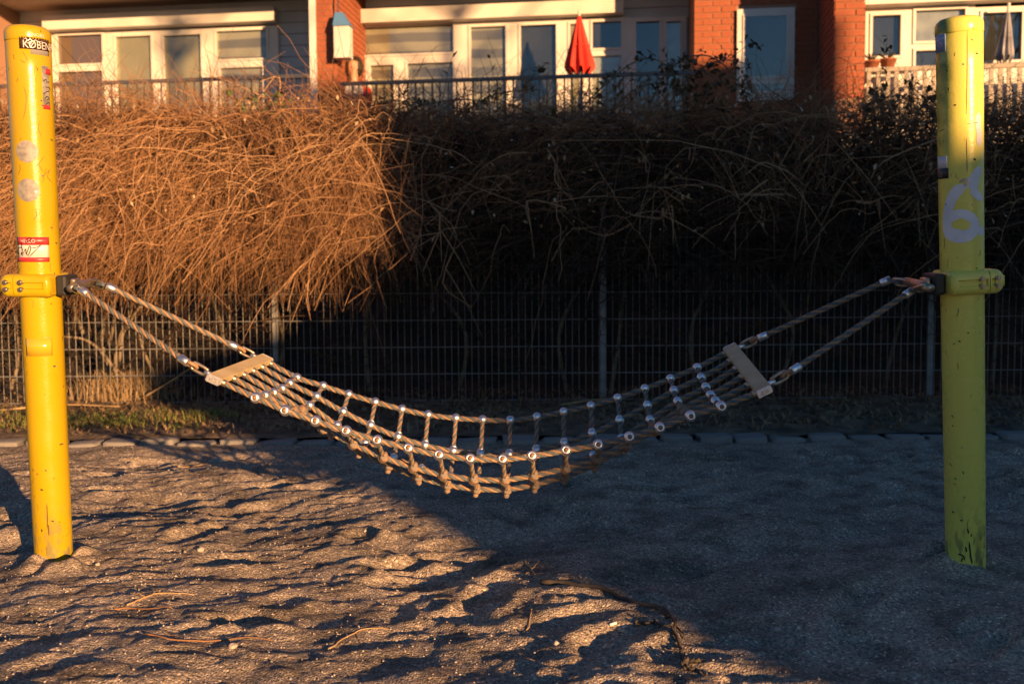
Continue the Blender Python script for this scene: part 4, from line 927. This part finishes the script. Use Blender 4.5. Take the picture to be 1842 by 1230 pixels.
PL.clamp(1, zcl); PR.clamp(-1, zcr)
k = dict(top=TL, bot=BL)
PL.patch('sticker', 50, 62, 81, 99, M['st_silver'], .0008, **k); PL.patch('sticker', 33, 71, 81, 91, M['st_brown'], .0014, **k)
PL.text('lettering', 'KØBENHAVN', 39, 89, 13, M['st_white'], .002, sx=0.8, **k); PL.text('lettering', 'NOBS', 53, 69, 6, M['st_white'], .0016, sx=1.0, **k)
PL.stroke('lettering', [(40, 76), (44, 73), (47, 77), (51, 74), (55, 77), (59, 75), (64, 77), (70, 75)], 1.1, M['st_white'], .002, **k)
PL.patch('sticker', 69, 117, 83.5, 191, M['st_grey'], .0009, **k); PL.patch('sticker_patch', 75, 121, 83.3, 131, M['st_red'], .0016, **k); PL.patch('sticker_patch', 72, 184, 83.5, 191, M['st_red'], .0016, **k)
for path in ([(71, 144), (76, 140), (78, 144), (82, 143)], [(75, 153), (81, 153), (83, 157)], [(72, 166), (77, 161), (82, 159)], [(74, 174), (78, 169), (81, 172), (77, 176)], [(76, 184), (80, 179), (82, 183)]): PL.stroke('scribble', path, 1.4, M['ink'], .0017, **k)
PL.disc('disc_sticker', 46, 266, 19.5, M['st_grey'], .0009, **k); PL.disc('disc_sticker', 48, 333, 20.5, M['st_grey'], .0009, **k)
PL.patch('sticker', 32, 415, 84, 459, M['st_white'], .0008, **k); PL.patch('sticker_band', 32, 415, 83.5, 429, M['st_red'], .0014, **k); PL.patch('sticker_band', 33, 451, 84.5, 459, M['st_red'], .0014, **k)
PL.text('lettering', 'HELLO', 38, 425, 6.5, M['st_white'], .002, sx=1.0, **k)
for path in ([(36, 447), (33, 440), (37, 433), (41, 437), (39, 446), (44, 440)], [(38, 422), (40, 432), (41, 449)], [(41, 449), (46, 436), (47, 445), (52, 431), (54, 436), (50, 447), (47, 444)], [(55, 434), (63, 433), (70, 429), (61, 439), (50, 452)], [(44, 423), (50, 417), (55, 418), (48, 424), (44, 423)]): PL.stroke('scribble', path, 1.5, M['ink'], .0021, **k)
PL.patch('tape', 46, 596, 91, 628, M['tape'], .0007, **k)
for path in ([(61, 292), (67, 285), (75, 272)], [(66, 288), (70, 296), (73, 300)], [(72, 320), (75, 305), (79, 293)], [(75, 306), (83, 298), (80, 309), (88, 319)], [(41, 155), (45, 170), (44, 192), (40, 212)], [(30, 148), (32, 140)], [(33, 306), (36, 296), (35, 288)], [(38, 95), (44, 104), (47, 112)], [(36, 110), (41, 114), (44, 113)], [(24, 100), (26, 110)], [(32, 468), (36, 473), (33, 480)]): PL.stroke('scratch', path, 1.3, M['ink_soft'], .0006, **k)
for path in ([(83, 900), (84, 925), (84, 950)], [(86, 940), (87, 962)]): PL.stroke('scratch', path, 1.6, M['ink'], .0006, **k)
k = dict(top=TR, bot=BR)
PR.patch('sticker', 1689, 50, 1706, 89, M['st_blue'], .0008, **k)
for path in ([(1692, 62), (1697, 58), (1703, 61)], [(1692, 70), (1700, 66), (1704, 68)], [(1694, 82), (1695, 74), (1700, 75), (1697, 83)]): PR.stroke('scribble', path, 1.2, M['st_pale'], .0014, **k)
PR.patch('sticker', 1692.2, 268, 1708, 291, M['st_pale'], .0008, **k); PR.patch('sticker', 1692.2, 289, 1710, 307, M['st_black'], .0014, **k); PR.text('lettering', 'NICE', 1694, 304, 8, M['st_grey'], .002, sx=0.55, **k)
PR.stroke('graffiti', [(1742, 322), (1728, 326), (1716, 340), (1709, 362), (1707, 385), (1709, 402), (1722, 410), (1738, 410), (1751, 400), (1757, 388)], 19, M['paint_grey'], .0007, n=60, **k)
PR.stroke('graffiti', [(1712, 386), (1716, 376), (1727, 370), (1741, 374), (1751, 386), (1748, 400), (1736, 407), (1722, 403), (1713, 392)], 16, M['paint_grey'], .0011, n=60, **k)
PR.stroke('graffiti', [(1736, 322), (1748, 312), (1755, 300), (1761, 294)], 16, M['paint_grey'], .0008, n=40, **k)
PR.stroke('graffiti', [(1757, 300), (1751, 318), (1750, 332), (1757, 342), (1763, 345)], 14, M['paint_grey'], .0012, n=40, **k)
PR.stroke('graffiti', [(1757, 396), (1761, 402), (1764, 408)], 16, M['paint_grey'], .0008, n=20, **k)
PR.stroke('graffiti', [(1757, 198), (1756, 216), (1758, 236), (1757, 256)], 13, M['st_pale'], .0007, n=30, **k)
PR.stroke('paint_chip', [(1727, 316), (1735, 311), (1740, 318), (1733, 322)], 5, M['bolt'], .0016, n=20, **k)
for path in ([(1739, 60), (1739, 120), (1738, 200)], [(1739, 216), (1757, 215)], [(1738, 240), (1739, 300)], [(1695, 225), (1700, 222), (1704, 223)], [(1696, 240), (1698, 250)]): PR.stroke('scratch', path, 1.2, M['ink_soft'], .0006, **k)
for path in ([(1724, 990), (1733, 993), (1736, 1001)], [(1732, 996), (1730, 1005)], [(1743, 965), (1745, 990), (1748, 1008)], [(1737, 975), (1739, 985)], [(1740, 940), (1742, 950)]): PR.stroke('rust_stain', path, 3.0, M['ink'], .0006, **k)

rw = random.Random(5)
for post, tp, bt in ((PL, TL, BL), (PR, TR, BR)):
    for q in range(34):
        y = rw.uniform(tp + 30, bt - 20); c = post.cx(y); h = post.hw(y); x_ = c + rw.uniform(-.85, .85) * h; l = rw.uniform(3, 26)
        if rw.random() < .5: post.stroke('scratch', [(x_, y), (x_ + rw.uniform(-2, 2), y + l / 2), (x_ + rw.uniform(-4, 4), y + l)], rw.uniform(.7, 1.5), M['ink_soft'], .0005, tp, bt, n=10)
        else: post.stroke('paint_chip', [(x_, y), (x_ + rw.uniform(1, 3), y + rw.uniform(-1, 2)), (x_ + rw.uniform(2, 4), y + rw.uniform(0, 3))], rw.uniform(1.6, 3.4), M['ink'] if rw.random() < .5 else M['bolt'], .0005, tp, bt, n=8)

# ------------------------------------------------------------------ net hammock
ham = empty('rope_hammock', (-0.05, 3.16, 0.35)); HO = np.array(ham.location)
tag(ham, 'rope net hammock with aluminium ball joints slung between the two yellow posts', 'hammock')
def rope(name, pts, parent=ham, rs=0.0050, rc=0.0050, strands=4, pitch=0.080, mats=None, per=10):
    """twisted rope: helical strands along a polyline"""
    p = np.asarray(pts, float); seg = np.linalg.norm(np.diff(p, axis=0), axis=1); s = np.concatenate([[0], np.cumsum(seg)])
    n = max(6, int(s[-1] / pitch * per)); ss = np.linspace(0, s[-1], n)
    c = np.stack([np.interp(ss, s, p[:, i]) for i in range(3)], -1)
    T, A, Bn = frames(c[None]); A, Bn = A[0], Bn[0]; P_ = []
    for k_ in range(strands):
        a = 2 * math.pi * (ss / pitch + k_ / strands); P_.append(c + rc * (A * np.cos(a)[:, None] + Bn * np.sin(a)[:, None]))
    V, F = tubes(np.array(P_), rs, 5); mi = np.repeat(np.arange(strands) % 2, (n - 1) * 5)
    return mesh_np(name, V - HO, F, mats or [M['rope_tan'], M['rope_grey']], parent, True, mi)
YN, YF = 2.90, 3.41
# spreader bars: four corners of the upper face
def bar(corners, thick):
    """corners: near-outer, near-inner, far-inner, far-outer (world)"""
    no, ni, fi, fo = [Vector(c) for c in corners]; nrm = (fi - ni).cross(no - ni).normalized()
    if nrm.z < 0: nrm = -nrm
    top = [no, ni, fi, fo]; lo = [c - nrm * thick for c in top]
    L = (fi - ni).normalized()
    bm = bmesh.new(); vs = [bm.verts.new(Vector(c) - Vector(HO)) for c in top + lo]
    for f in ((0,1,2,3),(7,6,5,4),(0,4,5,1),(1,5,6,2),(2,6,7,3),(3,7,4,0)): bm.faces.new([vs[i] for i in f])
    bmesh.ops.recalc_face_normals(bm, faces=bm.faces[:]); bmesh.ops.bevel(bm, geom=bm.edges[:], offset=.0022, segments=2, affect='EDGES')
    b = obj_bm('spreader_bar', bm, M['plank'], ham)
    for a, c, d in ((no, ni, -L), (fo, fi, L)):
        q = [a + nrm * .0008, c + nrm * .0008, c - nrm * (thick + .002), a - nrm * (thick + .002)]; q2 = [x_ + d * .009 for x_ in q]
        bm = bmesh.new(); vs = [bm.verts.new(x_ + d * .0005 - Vector(HO)) for x_ in q] + [bm.verts.new(x_ - Vector(HO)) for x_ in q2]
        for f in ((0,1,2,3),(7,6,5,4),(0,4,5,1),(1,5,6,2),(2,6,7,3),(3,7,4,0)): bm.faces.new([vs[i] for i in f])
        bmesh.ops.recalc_face_normals(bm, faces=bm.faces[:]); bmesh.ops.bevel(bm, geom=bm.edges[:], offset=.003, segments=3, affect='EDGES')
        e = obj_bm('end_cap', bm, M['steel'], b)
        if d.y < 0:      # raised maker's letters on the near end
            w_ = (c - a).normalized(); ctr = (q2[0] + q2[1] + q2[2] + q2[3]) / 4 + d * .0006
            def S(pts): 
                V, F = tubes(np.array([[tuple(ctr + w_ * x_ + nrm * y_ - Vector(HO)) for x_, y_ in pts]]), .0009, 4); mesh_np('letter_mark', V, F, M['shackle'], b, True)
            S([(-.010, -.005), (-.010, .005), (-.0065, -.001), (-.003, .005), (-.003, -.005)]); S([(.010, .005), (.003, .004), (.004, .001), (.010, -.001), (.009, -.005), (.003, -.004)])
    return b, nrm
cl = [P(375, 671, YN - .005), P(400, 682, YN), P(492, 646, YF), P(470, 635.5, YF - .005)]
cr = [P(1385, 691, YN), P(1359, 704, YN - .003), P(1300, 627, YF), P(1323, 616, YF + .003)]
TH = 0.021
bl, nl = bar(cl, TH); br_, nr_ = bar(cr, TH)
# crossings of the net
F1 = [(534, 679), (581, 694), (627, 709), (675, 723), (723, 736), (770, 746), (820, 752), (868, 755), (918, 756), (966, 750), (1014, 741), (1063, 730), (1111, 716), (1160, 699), (1206, 681), (1254, 661)]
N1 = [(460, 715), (513, 738), (568, 757), (623, 775), (679, 792), (735, 806), (790, 818), (846, 825), (904, 826), (957, 820), (1018, 810), (1076, 800), (1132, 786), (1187, 769), (1242, 748), (1297, 731)]
DD = [1.07 * d_ for d_ in [.012, .035, .07, .10, .122, .137, .146, .15, .15, .145, .135, .115, .085, .055, .03, .018]]
tj = np.array([-1, -.6, -.2, .2, .6, 1])          # near to far
NODE = np.zeros((6, 16, 3))
for i in range(16):
    e = abs(i - 7.5) / 7.5; yn = 2.905 + .02 * (1 - e); yf = 3.37 - .03 * (1 - e)
    a = np.array(P(*N1[i], yn)); b = np.array(P(*F1[i], yf))
    for j, t in enumerate(tj):
        q = a + (b - a) * (t + 1) / 2; q[2] -= DD[i] * (1 - abs(t) ** 1.6); NODE[j, i] = q
TOPN = [(cl, nl), (cr, nr_)]
def bar_in(c, nrm, t):   # point on the inner edge, below the tread
    f = (t * .93 + 1) / 2; ni, fi, no, fo = Vector(c[1]), Vector(c[2]), Vector(c[0]), Vector(c[3]); p = ni.lerp(fi, f); o_ = no.lerp(fo, f)
    return p.lerp(o_, 0.18) - nrm * (TH * .62)
for j in range(6):
    pts = [bar_in(cl, nl, tj[j])] + list(NODE[j]) + [bar_in(cr, nr_, tj[j])]
    rope('rope', catmull(pts, 140))
    for c, n_, q in ((cl, nl, NODE[j, 0]), (cr, nr_, NODE[j, 15])):
        s = np.array(bar_in(c, n_, tj[j])); d = (q - s) / np.linalg.norm(q - s)
        tube_obj('rope_socket', [s - d * .004 - HO, s + d * .02 - HO], .0105, M['shackle'], ham, 12)
ballm = bmesh.new(); bmesh.ops.create_uvsphere(ballm, u_segments=18, v_segments=12, radius=0.0158)
bmesh_me = bpy.data.meshes.new('ball_joint'); ballm.to_mesh(bmesh_me); ballm.free(); bmesh_me.materials.append(M['steel']); bmesh_me.polygons.foreach_set('use_smooth', np.ones(len(bmesh_me.polygons), dtype=bool))
def ring_me(r, rt, name, mt):
    th = np.linspace(0, 2 * math.pi, 25); V, F = tubes(np.array([[(r * math.cos(t), r * math.sin(t), 0) for t in th]]), rt, 6); o = mesh_np(name, V, F, mt, ham, True); me = o.data; bpy.data.objects.remove(o); return me
collar_me = ring_me(0.0095, 0.0032, 'collar', M['steel'])
bm = bmesh.new(); bmesh.ops.create_uvsphere(bm, u_segments=12, v_segments=8, radius=.0075); cap_me = bpy.data.meshes.new('rope_end'); bm.to_mesh(cap_me); bm.free(); cap_me.materials.append(M['ropecap']); cap_me.polygons.foreach_set('use_smooth', np.ones(len(cap_me.polygons), dtype=bool))
bm = bmesh.new(); bmesh.ops.create_uvsphere(bm, u_segments=18, v_segments=14, radius=0.0175)
for v in bm.verts:
    a_ = math.atan2(v.co.y, v.co.x); v.co *= 1 + 0.10 * math.sin(3 * a_ + v.co.z * 260); v.co.z *= 1.25
knot_me = bpy.data.meshes.new('knot'); bm.to_mesh(knot_me); bm.free(); knot_me.materials.append(M['knot']); knot_me.polygons.foreach_set('use_smooth', np.ones(len(knot_me.polygons), dtype=bool))
V, F = tubes(np.array([[(0, 0, 0), (.001, 0, -.006), (.003, .001, -.011), (.004, .002, -.014), (.004, .002, -.0142)]]), np.array([[.0085, .0095, .0085, .0065, .0001]]), 9); o = mesh_np('rope_tail', V, F, M['knot'], ham, True); tail_me = o.data; bpy.data.objects.remove(o)
for i in range(16):
    pts = NODE[:, i]
    ext0 = pts[0] + (pts[0] - pts[1]) * 0.04
    rope('cross_rope', catmull(list(pts), 46), rs=0.0041, rc=0.0041, pitch=0.066)
    for j in range(6):
        sc = 1.08 if j == 0 else 1.0
        rot = Vector((0, 0, 1)).rotation_difference(Vector(NODE[min(j+1, 5), i] - NODE[max(j-1, 0), i]).normalized()).to_euler()
        bj = share('knot', knot_me, ham, tuple(NODE[j, i] - HO), rot) if j in (1, 2) and 0 < i < 15 else share('ball_joint', bmesh_me, ham, tuple(NODE[j, i] - HO), rot, (sc, sc, sc * 0.95))
        if j in (0, 5):
            d = (NODE[0, i] - NODE[1, i]) if j == 0 else (NODE[5, i] - NODE[4, i]); d = d / np.linalg.norm(d); d = d * 0.5 + np.array([0, -1.0 if j == 0 else 1.0, 0.15]); d /= np.linalg.norm(d)
            q = NODE[j, i] + d * 0.0125; rt_ = Vector((0, 0, 1)).rotation_difference(Vector(d)).to_euler()
            share('rope_end', cap_me, ham, tuple(q - HO), rt_); share('collar', collar_me, ham, tuple(q - d * .001 - HO), rt_)
        elif j == 2 and i not in (0, 15):
            share('rope_tail', tail_me, ham, tuple(NODE[j, i] - HO + np.array([0, -.003, -.012])), (random.uniform(-.3, .3), random.uniform(-.5, .3), random.uniform(0, 6)))
        elif j > 2:
            share('collar', collar_me, ham, tuple(NODE[j, i] + (NODE[j, i] - NODE[j-1, i]) / np.linalg.norm(NODE[j, i] - NODE[j-1, i]) * .014 - HO), rot)
# suspension ropes with ferrules and shackles
def eye_loop(p, q, wdt, rad, mt, name, tilt):
    """a long U-shaped link from p (open ends) round q"""
    p, q = np.array(p), np.array(q); d = (q - p); L = np.linalg.norm(d); d /= L; s = np.cross(d, np.array(tilt, float)); s /= np.linalg.norm(s)
    pts = [p + s * wdt * .75, p + d * L * .35 + s * wdt, p + d * (L - wdt) + s * wdt]
    for a in np.linspace(R(75), R(-75), 7): pts.append(p + d * (L - wdt + wdt * math.cos(a)) + s * wdt * math.sin(a))
    pts += [p + d * (L - wdt) - s * wdt, p + d * L * .35 - s * wdt, p - s * wdt * .75]
    return tube_obj(name, catmull(pts, 44) - HO, rad, mt, ham, 8)
def suspension(root_post, sgn, zc, ypin, f_top, y_top, f_bot, y_bot, c, nrm, t):
    A = np.array(P(*f_top, y_top)); Bp = np.array(P(*f_bot, y_bot)); d = (Bp - A) / np.linalg.norm(Bp - A)
    rope('suspension_rope', [A - d * .012, Bp + d * .012])
    for q in (A, Bp):
        m_ = [q - d * .0165, q - d * .0155, q + d * .0155, q + d * .0165]
        tube_obj('ferrule', [x_ - HO for x_ in m_], [.0105, .0122, .0122, .0105], M['steel'], ham, 16)
    pin = np.array(root_post.matrix_world @ Vector((sgn * .132, ypin, zc)))
    dd = pin - A; dd /= np.linalg.norm(dd)
    eye_loop(A - d * .016, A + dd * (np.linalg.norm(pin - A) * .62), .011, .0062, M['rope_grey'], 'rope_eye', (0, .4, 1))
    eye_loop(pin + (A - pin) * .0, pin + (A - pin) * .62, .013, .0052, M['shackle'], 'shackle', (0, 1, .3))
    f = (t + 1) / 2; o_ = np.array(Vector(c[0]).lerp(Vector(c[3]), f) - nrm * TH * .5); ou = np.array((Vector(c[0]) - Vector(c[1])).normalized())
    e = o_ + ou * .004
    tube_obj('eye_bolt', [o_ - ou * .006 - HO, o_ + ou * .022 - HO], .0075, M['steel'], ham, 12)
    mid = o_ + ou * .030
    eye_loop(Bp + d * .016, Bp + (mid - Bp) * .72, .0105, .006, M['rope_tan'], 'rope_eye', (0, .5, 1))
    eye_loop(o_ + ou * .012, Bp + (mid - Bp) * .42, .0115, .005, M['shackle'], 'shackle', (.2, 1, .2))
bpy.context.view_layer.update()
suspension(PL.root, 1, zcl, -.07, (151, 525), 3.07, (331, 648), 2.93, cl, nl, -.86)
suspension(PL.root, 1, zcl, .075, (200, 518), 3.22, (420, 622), 3.36, cl, nl, .86)
suspension(PR.root, -1, zcr, -.07, (1634, 527), 3.07, (1431, 663), 2.93, cr, nr_, -.86)
suspension(PR.root, -1, zcr, .075, (1593, 506), 3.22, (1372, 605), 3.36, cr, nr_, .86)
